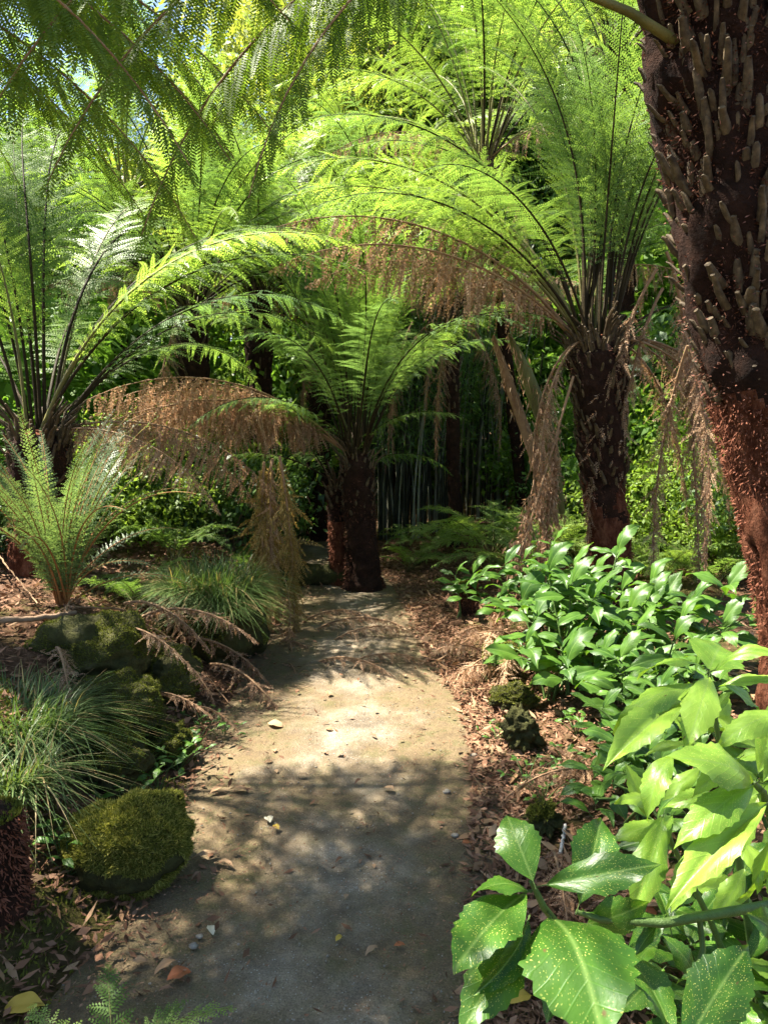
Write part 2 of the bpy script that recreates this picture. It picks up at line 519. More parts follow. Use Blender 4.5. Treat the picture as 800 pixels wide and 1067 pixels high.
def height(x, y):
    x = np.asarray(x, float)
    y = np.asarray(y, float)
    sh = x.shape
    x, y = x.ravel(), y.ravel()
    c, h = path_c(y), path_h(y)
    dl = (c - h) - x
    dr = x - (c + h)
    q = np.stack([x, y, np.zeros_like(x)], 1)
    n1 = fbm(q * 1.3, 3, 4)
    edge = n1 * 0.10
    B = np.interp(y, [-2, 1.5, 2.5, 3.5, 6, 8, 12], [0.15, 0.2, 0.40, 0.5, 0.5, 0.35, 0.3])
    zl = B * smooth01(0.05, 0.85, dl + edge) + 0.10 * np.clip(dl - 1.0, 0, 12)
    zr = 0.10 * smooth01(0.0, 0.7, dr + edge) + 0.045 * np.clip(dr - 0.8, 0, 14)
    z = np.where(dl > dr, zl, zr)
    out_ = np.maximum(dl, dr) + edge
    z += -0.03 + 0.045 * smooth01(-0.08, 0.12, out_)
    z += smooth01(0.0, 0.5, out_) * (fbm(q * 2.5, 9, 4) * 0.05)
    z += np.where(y > 16, (y - 16) * 0.05, 0).clip(0, 2.0)
    return z.reshape(sh)


def ground_z(x, y):
    return float(height(np.array([x]), np.array([y]))[0])


def axis(parts):
    return np.concatenate([np.linspace(a, b, n, endpoint=False) for a, b, n in parts] + [[parts[-1][1]]])


gx = axis([(-300, -30, 8), (-30, -8, 16), (-8, -3, 20), (-3, 3, 120), (3, 8, 20), (8, 30, 16), (30, 300, 8)])
gy = axis([(-300, -20, 8), (-20, 0, 16), (0, 1, 8), (1, 9, 150), (9, 20, 40), (20, 50, 16), (50, 300, 8)])
X, Y = np.meshgrid(gx, gy, indexing='ij')
Z = height(X, Y)
nx, ny = len(gx), len(gy)
i, j = np.meshgrid(np.arange(nx - 1), np.arange(ny - 1), indexing='ij')
a = i * ny + j
mb = MB().add(np.stack([X, Y, Z], -1), np.stack([a, a + ny, a + ny + 1, a + 1], -1).reshape(-1, 4))
o = mb.build('ground', M['ground'], smooth=True)
o['kind'] = 'structure'

ys = axis([(-3, 1, 16), (1, 9, 160), (9, 17, 50)])
us = np.linspace(-1.25, 1.25, 41)
YY, UU = np.meshgrid(ys, us, indexing='ij')
XX = path_c(YY) + UU * path_h(YY)
q = np.stack([XX.ravel(), YY.ravel(), np.zeros(XX.size)], 1)
ZZ = (fbm(q * 1.5, 21, 3) * 0.012 + fbm(q * 7, 5, 3) * 0.003).reshape(XX.shape) + 0.008 - 0.02 * np.abs(UU) ** 4
nu = len(us)
i, j = np.meshgrid(np.arange(len(ys) - 1), np.arange(nu - 1), indexing='ij')
a = i * nu + j
edge = np.abs(UU) ** 2 * 1.0 + np.where(UU < 0, 0.10 * np.abs(UU), 0)
uv = np.stack([edge.ravel(), UU.ravel(), YY.ravel()], 1)
mb = MB().add(np.stack([XX, YY, ZZ], -1), np.stack([a, a + nu, a + nu + 1, a + 1], -1).reshape(-1, 4)[:, ::-1], uv=uv)
o = mb.build('path', M['path'], smooth=True)
o['kind'] = 'structure'

# ------------------------------------------------------------------ fronds
def frond(L=2.5, th0=60, th1=-20, k=1.5, n=36, m=22, pin=0.40, stipe=0.14, pn=0.032, droop=0.15, hang=0.0, sweep=25,
          dead=False, seed=0, thin=0.0, stalk_r=0.013, jitter=0.0, base_prof=0.35, pw=0.8):
    """One feathery frond growing along +X from the origin: returns (blade MB, stalk MB)."""
    g = np.random.default_rng(seed)
    N = 60
    t = np.linspace(0, 1, N)
    th = np.radians(th0 + (th1 - th0) * t ** k)
    d = np.stack([np.cos(th), 0.10 * np.sin(3.5 * t + seed * 1.7) * t, np.sin(th)], 1)
    pos = np.concatenate([[np.zeros(3)], np.cumsum((d[1:] + d[:-1]) / 2, 0)]) * L / (N - 1)
    tt = np.linspace(stipe, 0.995, n)
    blade, stalk = MB(), MB()
    tube(stalk, pos[::3], stalk_r * (1 - 0.85 * t[::3]), 5)
    side0 = np.array([0, 1.0, 0])
    B, D, S, LN, WD = [], [], [], [], []
    for s in (1, -1):
        for q in range(n):
            if g.random() < thin + 0.035:
                continue
            tq = tt[q] + g.normal() * 0.002
            p = np.array([np.interp(tq, t, pos[:, c]) for c in range(3)])
            T = norm(np.array([np.interp(tq, t, d[:, c]) for c in range(3)]))
            Nn = np.cross(side0, T) * -1
            u = min(0.999, max(0.0, (tq - stipe) / (1 - stipe)))
            prof = min(1.0, base_prof + u * 2.0) * (1 - u) ** 0.62
            ln = pin * max(prof, 0.04) * (1 + g.normal() * 0.05)
            sw = math.radians(sweep + 30 * u + g.normal() * 3)
            dv = math.cos(sw) * side0 * s + math.sin(sw) * T + Nn * 0.10
            hg = min(1.0, hang * (1 + g.normal() * 0.15))
            dv = norm(dv * (1 - hg) + np.array([0, 0, -1.0]) * hg + g.normal(size=3) * (jitter + 0.085))
            if g.random() < 0.08:
                ln *= g.uniform(0.5, 0.85)
            mm = max(4, int(m * ln / pin))
            sj = (np.arange(mm) + 0.6) / mm
            dirs = norm(dv[None] - np.array([0, 0, 1.0]) * (droop * (1 + 0.5 * g.normal()) * 2 * sj)[:, None] + g.normal(size=3)[None] * 0.18 * sj[:, None])
            pj = p + np.concatenate([[np.zeros(3)], np.cumsum(dirs, 0)])[:-1] * ln / mm
            sv = T[None] - (dirs @ T)[:, None] * dirs
            sv = norm(sv)
            if dead:
                sv = norm(sv + g.normal(size=3)[None] * 0.5 + g.normal(size=sv.shape) * 0.16)
            pl = pn * (0.35 + 0.65 * np.minimum(1, u * 4 + .4)) * (1 - sj ** 1.8 * 0.85) * (0.5 + 0.5 * (ln / pin))
            w = ln / mm
            for e in (1, -1):
                dd = norm(sv * e * 0.84 + dirs * 0.5)
                if dead:
                    dd = norm(dd + g.normal(size=dd.shape) * 0.2 - np.array([0, 0, 0.25]))
                B.append(pj)
                D.append(dd)
                S.append(dirs)
                LN.append(pl * g.uniform(0.75, 1.15, mm))
                WD.append(np.full(mm, w * pw))
            # pinna midrib, a thin tapering blade
            e0, e1 = p, pj[-1]
            sd = sv[0] * ln * 0.006
            blade.add(np.array([e0 + sd, e0 - sd, e1]), np.array([[0, 1, 2]]))
    kites(blade, np.concatenate(B), np.concatenate(D), np.concatenate(S), np.concatenate(LN), np.concatenate(WD), 0, 0.06)
    return blade, stalk


FR = {}


def make_variant(key, mat, stalk_mat, **kw):
    b, s = frond(**kw)
    FR[key] = (b.mesh('frond_blade', [mat]), s.mesh('frond_stalk', [stalk_mat], True), kw.get('L', 2.5))


for sd in (0, 1):
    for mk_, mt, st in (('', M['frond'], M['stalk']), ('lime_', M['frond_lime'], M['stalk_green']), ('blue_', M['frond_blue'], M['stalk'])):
        make_variant(f'{mk_}up{sd}', mt, st, L=2.6, th0=80, th1=20, k=1.8, seed=sd, droop=0.22, n=46, m=26, pin=0.46, pn=0.036, stipe=0.24)
        make_variant(f'{mk_}arch{sd}', mt, st, L=2.6, th0=62, th1=-28, k=1.4, seed=10 + sd, droop=0.32, n=46, m=26, pin=0.48, pn=0.036, stipe=0.2, hang=0.1)
        make_variant(f'{mk_}low{sd}', mt, st, th0=38, th1=-48, k=1.3, seed=20 + sd, droop=0.35, n=44, m=26, pin=0.48, pn=0.036, hang=0.18)
for sd in (0, 1, 2):
    make_variant(f'over{sd}', M['frond_dark'], M['stalk_dead'], L=2.9, th0=35, th1=-62, k=1.1, n=42, m=46, pin=0.52, pn=0.052, hang=0.62, droop=0.25, seed=30 + sd, sweep=30, pw=0.72)
    make_variant(f'overdrop{sd}', M['frond_dark'], M['stalk_dead'], L=2.8, th0=16, th1=-64, k=1.05, n=44, m=46, pin=0.54, pn=0.055, hang=0.55, droop=0.25, seed=35 + sd, sweep=30, pw=0.72, stipe=0.18)
    make_variant(f'overflat{sd}', M['frond_dark'], M['stalk'], L=2.9, th0=30, th1=-35, k=1.2, n=42, m=44, pin=0.52, pn=0.052, hang=0.2, droop=0.25, seed=40 + sd, pw=0.72)
for sd in (0, 1):
    make_variant(f'deadarch{sd}', M['dead'], M['stalk_dead'], L=2.5, th0=42, th1=-32, k=1.2, n=46, m=28, pin=0.64, pn=0.042, hang=0.8, droop=0.3, dead=True, seed=50 + sd, thin=0.06, jitter=0.10)
    make_variant(f'deadhang{sd}', M['dead'], M['stalk_dead'], L=2.4, th0=35, th1=-89, k=0.35, n=60, m=22, pin=0.40, pn=0.04, hang=0.7, droop=0.3, dead=True, seed=60 + sd, thin=0.06, jitter=0.22, stipe=0.15)
    make_variant(f'olivehang{sd}', M['dead_olive'], M['stalk_dead'], L=1.75, th0=-75, th1=-93, k=0.6, n=90, m=26, pin=0.36, pn=0.045, hang=0.45, droop=0.3, dead=True, seed=70 + sd, thin=0.04, jitter=0.25, stipe=0.02)
    make_variant(f'hangcol{sd}', M['dead'], M['stalk_dead'], L=2.4, th0=-55, th1=-92, k=0.5, n=80, m=20, pin=0.34, pn=0.04, hang=0.55, droop=0.3, dead=True, seed=75 + sd, thin=0.06, jitter=0.25, stipe=0.06)
    make_variant(f'deadflat{sd}', M['dead'], M['stalk_dead'], L=1.0, th0=24, th1=-46, k=0.9, n=40, m=18, pin=0.24, hang=0.35, droop=0.1, dead=True, seed=80 + sd, thin=0.1, jitter=0.18, stipe=0.05)
    make_variant(f'strawflat{sd}', M['straw'], M['stalk_dead'], L=1.0, th0=34, th1=-60, k=0.9, n=44, m=18, pin=0.26, hang=0.5, droop=0.2, dead=True, seed=86 + sd, thin=0.05, jitter=0.2, stipe=0.05)
    make_variant(f'shield{sd}', M['sword'], M['stalk_rust'], L=1.15, th0=82, th1=40, k=1.6, n=48, m=9, pin=0.135, pn=0.016, stipe=0.10, droop=0.12, seed=90 + sd, stalk_r=0.006, base_prof=0.6, pw=0.95, sweep=15)
    make_variant(f'shieldarch{sd}', M['sword'], M['stalk_rust'], L=1.1, th0=70, th1=-15, k=1.5, n=44, m=9, pin=0.11, pn=0.016, stipe=0.10, droop=0.12, seed=95 + sd, stalk_r=0.008, base_prof=0.5, pw=0.95, sweep=15)
    make_variant(f'limefloor{sd}', M['frond_lime'], M['stalk_green'], L=1.0, th0=58, th1=-25, k=1.2, n=24, m=13, pin=0.28, pn=0.045, stipe=0.2, droop=0.25, seed=104 + sd, stalk_r=0.007)
    make_variant(f'floor{sd}', M['frond'], M['stalk_green'], L=1.0, th0=60, th1=-30, k=1.2, n=22, m=12, pin=0.26, pn=0.05, stipe=0.2, droop=0.25, seed=100 + sd, stalk_r=0.007)


def add_frond(root, key, base, az, tilt=0, scale=1.0, roll=0, label=None, name='frond'):
    """base in world space; az 0 = +X, 90 = away from the camera, 180 = -X."""
    blade, stalk, _ = FR[key]
    Mx = Matrix.Translation(Vector(base) - root.location) @ Matrix.Rotation(math.radians(az), 4, 'Z') @ Matrix.Rotation(-math.radians(tilt), 4, 'Y') @ Matrix.Rotation(math.radians(roll), 4, 'X') @ Matrix.Scale(scale, 4)
    f = link_mesh(name, blade, root, Mx)
    link_mesh('stalk', stalk, f)
    if label:
        f['label'] = label
    return f


def lit_gap(key, base, az, tilt, scale):
    """True when a frond's shadow would fall on the sunlit patch of path (there the real canopy has its opening)."""
    blade, stalk, _ = FR[key]
    if key not in GAPCO:
        co_ = np.empty(len(blade.vertices) * 3, np.float32)
        blade.vertices.foreach_get('co', co_)
        GAPCO[key] = co_.reshape(-1, 3)[::53]
    Mx = np.array(Matrix.Translation(Vector(base)) @ Matrix.Rotation(math.radians(az), 4, 'Z') @ Matrix.Rotation(-math.radians(tilt), 4, 'Y') @ Matrix.Scale(scale, 4))
    p = GAPCO[key] @ Mx[:3, :3].T + Mx[:3, 3]
    s = p - np.array(SUN)[None] * (p[:, 2:3] / SUN.z)
    for gx_, gy_, rx, ry in GAPS:
        if ((((s[:, 0] - gx_) / rx) ** 2 + ((s[:, 1] - gy_) / ry) ** 2) < 1).sum() > 3:
            return True
    return False


GAPS = [(-0.02, 3.85, 0.46, 0.36), (-0.05, 4.6, 0.34, 0.5), (-0.85, 9.4, 0.3, 0.6)]
GAPCO = {}


def rosette(root, crown, n, keys, elev=(0, 0), scale=(0.9, 1.1), r0=0.08, az0=0, seed=0, skip=()):
    g = random.Random(seed)
    c = Vector(crown)
    for q in range(n):
        az = az0 + q * 137.5 + g.uniform(-8, 8)
        if any(lo <= az % 360 <= hi for lo, hi in skip):
            continue
        key = keys[q % len(keys)] + str(g.randint(0, 1))
        sc_ = g.uniform(*scale)
        tl = g.uniform(*elev)
        b = c + Vector((math.cos(math.radians(az)) * r0, math.sin(math.radians(az)) * r0, 0))
        if lit_gap(key, b, az, tl, sc_):
            continue
        add_frond(root, key, b, az, tl, sc_, g.uniform(-12, 12))


# ------------------------------------------------------------------ tree fern trunks
def fern_trunk(root, pts, radii, mat, fibre, stub_from=0.5, stubs=120, stub_len=0.09, fibres=2500, sides=28, seed=0, stub_scale=1.0, hair=0.03):
    """Fibrous trunk along world points pts (base first); old stalk bases on its upper part."""
    g = np.random.default_rng(seed)
    pts = np.array([tuple(p) for p in pts], float) - np.array(root.location)
    n = 80
    tc = np.linspace(0, 1, len(pts))
    t = np.linspace(0, 1, n)
    C = np.stack([np.interp(t, tc, pts[:, c]) for c in range(3)], 1)
    for _ in range(6):
        C[1:-1] = (C[:-2] + C[1:-1] * 2 + C[2:]) / 4
    rr = np.interp(t, tc, radii)
    rr = rr * np.where(stubs > 0, 1 - 0.45 * smooth01(0.93, 1.0, t), 1)
    T = norm(np.gradient(C, axis=0))
    A = norm(np.cross(T, np.array([0, 1.0, 0.1])))
    Bv = np.cross(T, A)
    th = np.linspace(0, 2 * np.pi, sides, endpoint=False)
    ring = A[:, None] * np.cos(th)[None, :, None] + Bv[:, None] * np.sin(th)[None, :, None]
    base = C[:, None] + ring * rr[:, None, None]
    nz = fbm(base.reshape(-1, 3) * np.array([9, 9, 5]), seed + 5, 4).reshape(n, sides)
    V = C[:, None] + ring * (rr[:, None] * (1 + 0.20 * nz))[..., None]
    i, j = np.meshgrid(np.arange(n - 1), np.arange(sides), indexing='ij')
    a = i * sides + j
    b = i * sides + (j + 1) % sides
    Fq = np.stack([a, b, b + sides, a + sides], -1).reshape(-1, 4)
    up_ = (np.repeat(t[:-1], sides) + 0.10 * vnoise(V[:-1].reshape(-1, 3) * 7, seed + 9)) > stub_from - 0.02
    mb = MB().add(V.reshape(-1, 3), Fq[~up_], 0)
    mb.f.append((Fq[up_], 3))
    top = np.concatenate([V[-1], C[-1:] + T[-1:] * rr[-1] * 0.3])
    mb.add(top, np.array([[q, (q + 1) % sides, sides] for q in range(sides)]), 0)

    def at(tq, ang, lift=1.0):
        k = np.clip(tq * (n - 1), 0, n - 1)
        f = lambda arr: np.stack([np.interp(k, np.arange(n), arr[:, c]) for c in range(3)], -1)
        c_, a_, b_, t_ = f(C), f(A), f(Bv), f(T)
        rad = np.interp(k, np.arange(n), rr)
        o_ = a_ * np.cos(ang)[:, None] + b_ * np.sin(ang)[:, None]
        return c_ + o_ * (rad * lift)[:, None], o_, t_
    # loose root fibres all over
    tq, ang = g.random(fibres), g.random(fibres) * 2 * np.pi
    p, o_, t_ = at(tq, ang, 0.97)
    dv = norm(o_ * 0.8 + g.normal(size=o_.shape) * 0.5 - t_ * 0.5)
    sv = norm(np.cross(dv, g.normal(size=dv.shape)))
    hi_ = tq > stub_from
    for msk, mi_ in ((~hi_, 1), (hi_, 4)):
        if msk.any():
            kites(mb, p[msk], dv[msk], sv[msk], hair * (0.5 + g.random(int(msk.sum()))), hair * 0.28, mi_)
    # stalk bases
    stub_list = []
    for q in range(stubs):
        u = stub_from + (1 - stub_from) * ((q + 0.5) / stubs)
        an = q * 2.39996 + g.normal() * 0.12
        p, o_, t_ = at(np.array([u]), np.array([an]), 0.86)
        p, o_, t_ = p[0], o_[0], t_[0]
        ln = stub_len * (0.45 + 1.1 * g.random() ** 1.5) * (0.7 + 0.6 * (u - stub_from) / max(1e-6, 1 - stub_from))
        d1 = norm(o_ * (0.35 + 0.3 * g.random()) + t_ * 0.9 + g.normal(size=3) * 0.12)
        stub_list.append((p, d1, o_, ln))
    for q in range(int(min(stubs, 150) * 0.5)):
        p, o_, t_ = at(np.array([0.9 + 0.1 * g.random()]), np.array([g.random() * 6.283]), 0.85)
        p, o_, t_ = p[0], o_[0], t_[0]
        d1 = norm(t_ + o_ * (0.15 + 0.5 * g.random()) + g.normal(size=3) * 0.1)
        ln = 0.12 + 0.22 * g.random()
        tube(mb, [p, p + d1 * ln * 0.6, p + norm(d1 + o_ * 0.25) * ln], [0.013, 0.011, 0.007], 5, 2, 0.7)
    return mb, [mat, fibre, M['stub'], M['trunk_dark'], M['fibre_dark']], stub_list


def stub_geo(mb, p, d1, o_, ln, w, mat=2):
    k = abs(math.sin(p[0] * 91 + p[2] * 57 + ln * 1300))
    ln = ln * 1.15 + 0.02
    pts = [p, p + d1 * ln * 0.5 + o_ * ln * 0.06, p + d1 * ln * 0.9 - o_ * ln * 0.05 * k, p + d1 * ln + np.array([0.3 * k - 0.15, 0.1, 0]) * w]
    tube(mb, pts, [w * 1.2, w * (0.75 + 0.3 * k), w * 0.7, w * (0.2 + 0.45 * k)], 6, mat, 0.4 + 0.3 * k)


# ================================================================== the big fern trunk on the right (3 m away)
def right_tree():
    pts = [P(880, 880, 3.0), P(856, 740, 3.0), P(836, 600, 3.0), P(814, 500, 3.0), P(796, 430, 3.0), P(780, 340, 3.0), P(768, 230, 3.0), P(756, 120, 3.0), P(748, 0, 3.0), P(744, -120, 3.0)]
    pts[0].z = ground_z(pts[0].x, pts[0].y) - 0.05
    root = thing('tree_fern', 'massive tree fern trunk leaning in, red and fibrous below, studded with stalk stubs above', 'tree fern', (pts[0].x, pts[0].y, pts[0].z))
    rad = [0.215, 0.20, 0.19, 0.185, 0.19, 0.195, 0.215, 0.235, 0.26, 0.25]
    mb, mats, stubs = fern_trunk(root, pts, rad, M['trunk_red'], M['fibre'], 0.47, 800, 0.088, 26000, 64, 1, hair=0.02)
    g = np.random.default_rng(4)
    front = sorted((q for q in range(len(stubs)) if stubs[q][0][2] + root.location.z < 3.15), key=lambda q: stubs[q][2][1] + 0.7 * stubs[q][2][0])[:100]
    for p, d1, o_, ln in stubs:      # dry fluff caught round the stalk bases
        kk = 9
        dv = norm(o_ + g.normal(size=(kk, 3)) * 0.7)
        kites(mb, p + g.normal(size=(kk, 3)) * 0.02 + o_ * 0.02, dv, norm(np.cross(dv, g.normal(size=(kk, 3)))), 0.008 + 0.016 * g.random(kk), 0.006, 5)
    tr = mb.build('trunk', mats + [M['fluff']], root, smooth=True)
    rest = MB()
    for q, (p, d1, o_, ln) in enumerate(stubs):
        w = 0.012 + 0.011 * g.random()
        if q in front:
            s = MB()
            stub_geo(s, np.zeros(3), d1, o_, ln, w, 0)
            s.build('stalk_stub', [M['stub']], root, Vector(p))
        else:
            stub_geo(rest, p, d1, o_, ln, w, 0)
    rs = rest.build('stalk_stub', [M['stub']], root)
    rs['kind'] = 'stuff'
    crown = Vector(pts[-1])
    # fronds arching out over the path
    for az, tl, sc_, key in [(222, 20, 1.0, 'overflat0'), (125, 36, 1.05, 'overflat1'), (110, 40, 1.0, 'overflat2'), (90, 45, 1.0, 'overflat0'), (60, 40, 1.0, 'overflat1'), (20, 35, 1, 'overflat2'), (340, 40, 1, 'overflat0'), (300, 35, 1, 'overflat1'), (265, 42, 1, 'overflat2'), (232, 30, 1.0, 'overflat0')]:
        if not lit_gap(key, crown, az, tl, sc_):
            add_frond(root, key, crown, az, tl, sc_)
    for az, tl, sc_, key in [(184, -9, 0.96, 'overdrop0'), (190, -5, 1.02, 'overdrop1'), (194, -14, 0.82, 'overdrop2'), (198, -3, 1.08, 'overdrop0'), (206, 4, 1.08, 'overdrop1'), (176, -2, 0.80, 'overdrop2')]:
        add_frond(root, key, crown, az, tl, sc_)
    # the bare stalk leaving the picture above
    mbs = MB()
    a0 = np.array(P(730, 60, 2.98)) - np.array(root.location)
    a1 = np.array(P(655, 12, 2.8)) - np.array(root.location)
    a2 = np.array(P(610, -6, 2.7)) - np.array(root.location)
    tube(mbs, [a0, a1, a2], [0.022, 0.016, 0.013], 7)
    mbs.build('stalk', M['stalk_green'], root, smooth=True)


right_tree()


# ================================================================== other tree ferns
def tree_fern(label, crown_px, Y, base_px, r=(0.17, 0.19), mats=('trunk_red', 'fibre'), stub_from=0.55, stubs=110, lean_pts=None, group=None, fibres=2500, base_z=None, name='tree_fern', stub_w=0.014, stub_len=0.09, radii=None):
    crown = P(*crown_px, Y)
    b = P(base_px[0], base_px[1], Y)
    b.z = ground_z(b.x, b.y) - 0.04
    root = thing(name, label, 'tree fern', b, group)
    pts = [b] + [P(x, y, Y) for x, y in (lean_pts or [])] + [crown]
    rad = radii or np.linspace(r[0], r[1], len(pts))
    mb, mm, st = fern_trunk(root, pts, rad, M[mats[0]], M[mats[1]], stub_from, stubs, stub_len, fibres, 28, sum(map(ord, label)) % 1000)
    for p, d1, o_, ln in st:
        stub_geo(mb, p, d1, o_, ln, stub_w, 2)
    mb.build('trunk', mm, root, smooth=True)
    return root, crown


# A: the tree fern right of the path, upright crown
rootA, cA = tree_fern('tree fern right of the path with a fan of bare upright stalks and dead skirts', (621, 352), 6.0, (640, 650),
                      lean_pts=[(637, 590), (630, 510), (624, 420)], radii=[0.17, 0.155, 0.165, 0.185, 0.225], stubs=260, stub_from=0.5, fibres=4500)
for az, tl, sc_, key, rl in [
        (172, -2, 1.08, 'arch0', 10), (185, 8, 1.12, 'arch1', -8), (200, -8, 1.0, 'arch0', 0), (160, 14, 1.1, 'arch1', 5), (150, 4, 1.1, 'lime_arch0', 0),
        (135, 10, 1.05, 'up0', 0), (175, 18, 1.12, 'up1', 0), (195, 14, 1.05, 'up0', 6), (110, 6, 1.1, 'up1', 0), (90, 2, 1.1, 'up0', 0), (70, 4, 1.0, 'up1', 0),
        (50, 2, 1.1, 'up0', 0), (30, 0, 1.0, 'up1', -6), (10, -4, 1.0, 'up0', 0), (340, 0, 1.0, 'up1', 0), (315, 4, 0.95, 'up0', 0), (265, 8, 0.95, 'up1', 0),
        (236, 12, 0.85, 'blue_up0', 0), (20, -30, 0.9, 'arch0', 0), (75, -10, 1.0, 'arch1', 0), (120, -14, 1.0, 'arch0', 0),
        (180, 0, 1.15, 'lime_arch1', 0), (165, -6, 1.1, 'lime_arch0', 0), (190, -2, 1.05, 'lime_arch0', 12), (155, 16, 1.1, 'lime_up1', 0), (140, -6, 1.1, 'lime_arch1', 0), (60, -8, 1.0, 'up0', 0), (40, -12, 1.0, 'up1', 0),
        (0, 4, 1.05, 'up1', 10), (355, 8, 1.1, 'up0', 0), (25, 10, 1.1, 'up0', 0), (80, 12, 1.1, 'lime_up0', 0), (100, 14, 1.1, 'lime_up1', 0), (125, 4, 1.1, 'lime_up0', 0), (285, 10, 1.0, 'up0', 0), (210, 8, 1.0, 'up1', 0), (225, -4, 0.9, 'arch0', 0), (170, 24, 1.15, 'up1', 0), (145, 22, 1.1, 'up0', 0)]:
    if not lit_gap(key, cA, az, tl, sc_):
        add_frond(rootA, key, cA + Vector((math.cos(math.radians(az)), math.sin(math.radians(az)), 0)) * 0.12, az, tl, sc_, rl)
for az, tl, sc_, key in [(178, 10, 1.12, 'deadarch0'), (190, 2, 1.02, 'deadarch1'), (168, 4, 0.95, 'deadarch1'), (150, 26, 0.9, 'deadarch0'), (15, 4, 0.86, 'deadhang1'), (350, 8, 0.95, 'deadhang0'),
                         (5, 10, 0.92, 'deadhang0'), (340, 0, 0.9, 'deadhang1'), (30, 0, 0.82, 'deadhang0'),
                         (200, -30, 0.85, 'deadhang1'), (215, -20, 0.7, 'deadhang0')]:
    add_frond(rootA, key, cA + Vector((math.cos(math.radians(az)) * 0.14, math.sin(math.radians(az)) * 0.14, -0.03)), az, tl, sc_, 0, 'dead brown frond with hanging leaflets')

# B: the dark trunk beside the path, with a thin red one leaning on it
rootB, cB = tree_fern('dark tree fern trunk at the path bend with a brown dead frond arching off it', (371, 472), 7.15, (379, 618),
                      lean_pts=[(378, 600), (376, 560)], radii=[0.23, 0.165, 0.14, 0.15], mats=('trunk_dark', 'fibre_dark'), stubs=60, stub_from=0.75, stub_len=0.06, fibres=3000)
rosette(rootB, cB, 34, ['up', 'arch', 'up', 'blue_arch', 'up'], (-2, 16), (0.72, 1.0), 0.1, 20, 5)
for az, tl, sc_, key in [(200, 4, 0.92, 'low0'), (175, 10, 0.9, 'lime_arch1'), (225, 6, 0.8, 'blue_low1')]:
    add_frond(rootB, key, cB, az, tl, sc_)
for az, tl, sc_, key in [(206, -2, 0.98, 'deadarch0'), (214, -5, 0.95, 'deadarch1'), (200, -5, 0.85, 'deadarch1'), (210, 1, 0.95, 'deadarch1'), (204, -6, 1.0, 'deadarch0'), (218, 0, 1.05, 'deadarch0'), (196, 0, 0.9, 'deadarch1'), (209, -8, 1.05, 'deadarch0')]:
    add_frond(rootB, key, cB + Vector((-0.1, -0.05, 0.02)), az, tl, sc_, 0, 'dead brown frond with hanging leaflets')
rootB2, cB2 = tree_fern('thin rust red fern trunk pressed against the dark trunk at the bend', (349, 500), 7.3, (353, 602), radii=[0.085, 0.065], mats=('trunk_red', 'fibre'), stubs=20, stub_from=0.7, fibres=1500)
rosette(rootB2, cB2, 7, ['arch', 'low'], (-4, 10), (0.5, 0.65), 0.05, 60, 9)

# C: left tree fern, crown behind the shield fern
rootC, cC = tree_fern('tree fern behind the shield fern with tall upright dark stalks', (42, 452), 5.2, (40, 600), r=(0.17, 0.2), fibres=1500)
for az, tl, sc_, key, rl in [(95, 4, 1.15, 'up0', 0), (60, 0, 1.1, 'up1', 0), (30, -4, 1.05, 'up0', 8), (10, 2, 1.02, 'arch0', 0), (352, -6, 0.95, 'arch1', 0), (20, -4, 1.0, 'blue_arch0', 0),
                             (40, -10, 1.1, 'arch1', 0), (75, -10, 1.1, 'lime_up0', 0), (120, 0, 1.1, 'up1', 0), (150, 0, 1.0, 'up0', 0), (180, 0, 1.0, 'up1', 0), (210, 0, 1.0, 'arch0', 0),
                             (330, 4, 0.9, 'arch0', 0), (15, 14, 1.0, 'low1', 0), (135, -12, 1.0, 'arch0', 0), (165, 8, 1.0, 'lime_up1', 0), (50, 8, 1.1, 'lime_up1', 0), (340, 10, 0.8, 'low0', 0),
                             (5, -10, 1.05, 'arch1', 0), (12, 4, 1.1, 'arch1', 0), (25, 14, 1.15, 'arch1', 0), (45, 18, 1.15, 'lime_arch0', 0), (70, 16, 1.15, 'arch1', 0), (110, 6, 1.1, 'up0', 0), (100, -10, 1.1, 'arch1', 0), (60, -16, 1.0, 'arch0', 0), (0, 8, 1.0, 'up1', 0), (345, 12, 0.95, 'up0', 0), (18, -6, 1.1, 'arch0', 0), (32, -6, 1.1, 'blue_arch1', 0), (140, 6, 1.0, 'up1', 0)]:
    if not lit_gap(key, cC, az, tl, sc_):
        add_frond(rootC, key, cC + Vector((math.cos(math.radians(az)), math.sin(math.radians(az)), 0)) * 0.1, az, tl, sc_, rl)
for az, tl, sc_, key in [(8, 0, 1.1, 'arch1'), (0, 4, 1.08, 'lime_arch1'), (15, 4, 1.15, 'lime_arch0'), (26, 6, 1.2, 'arch1')]:
    add_frond(rootC, key, cC, az, tl, sc_)
for az, tl, sc_ in [(8, -25, 0.7), (345, -30, 0.6), (25, -30, 0.7)]:
    add_frond(rootC, 'deadarch1', cC, az, tl, sc_, 0, 'dead brown frond with hanging leaflets')

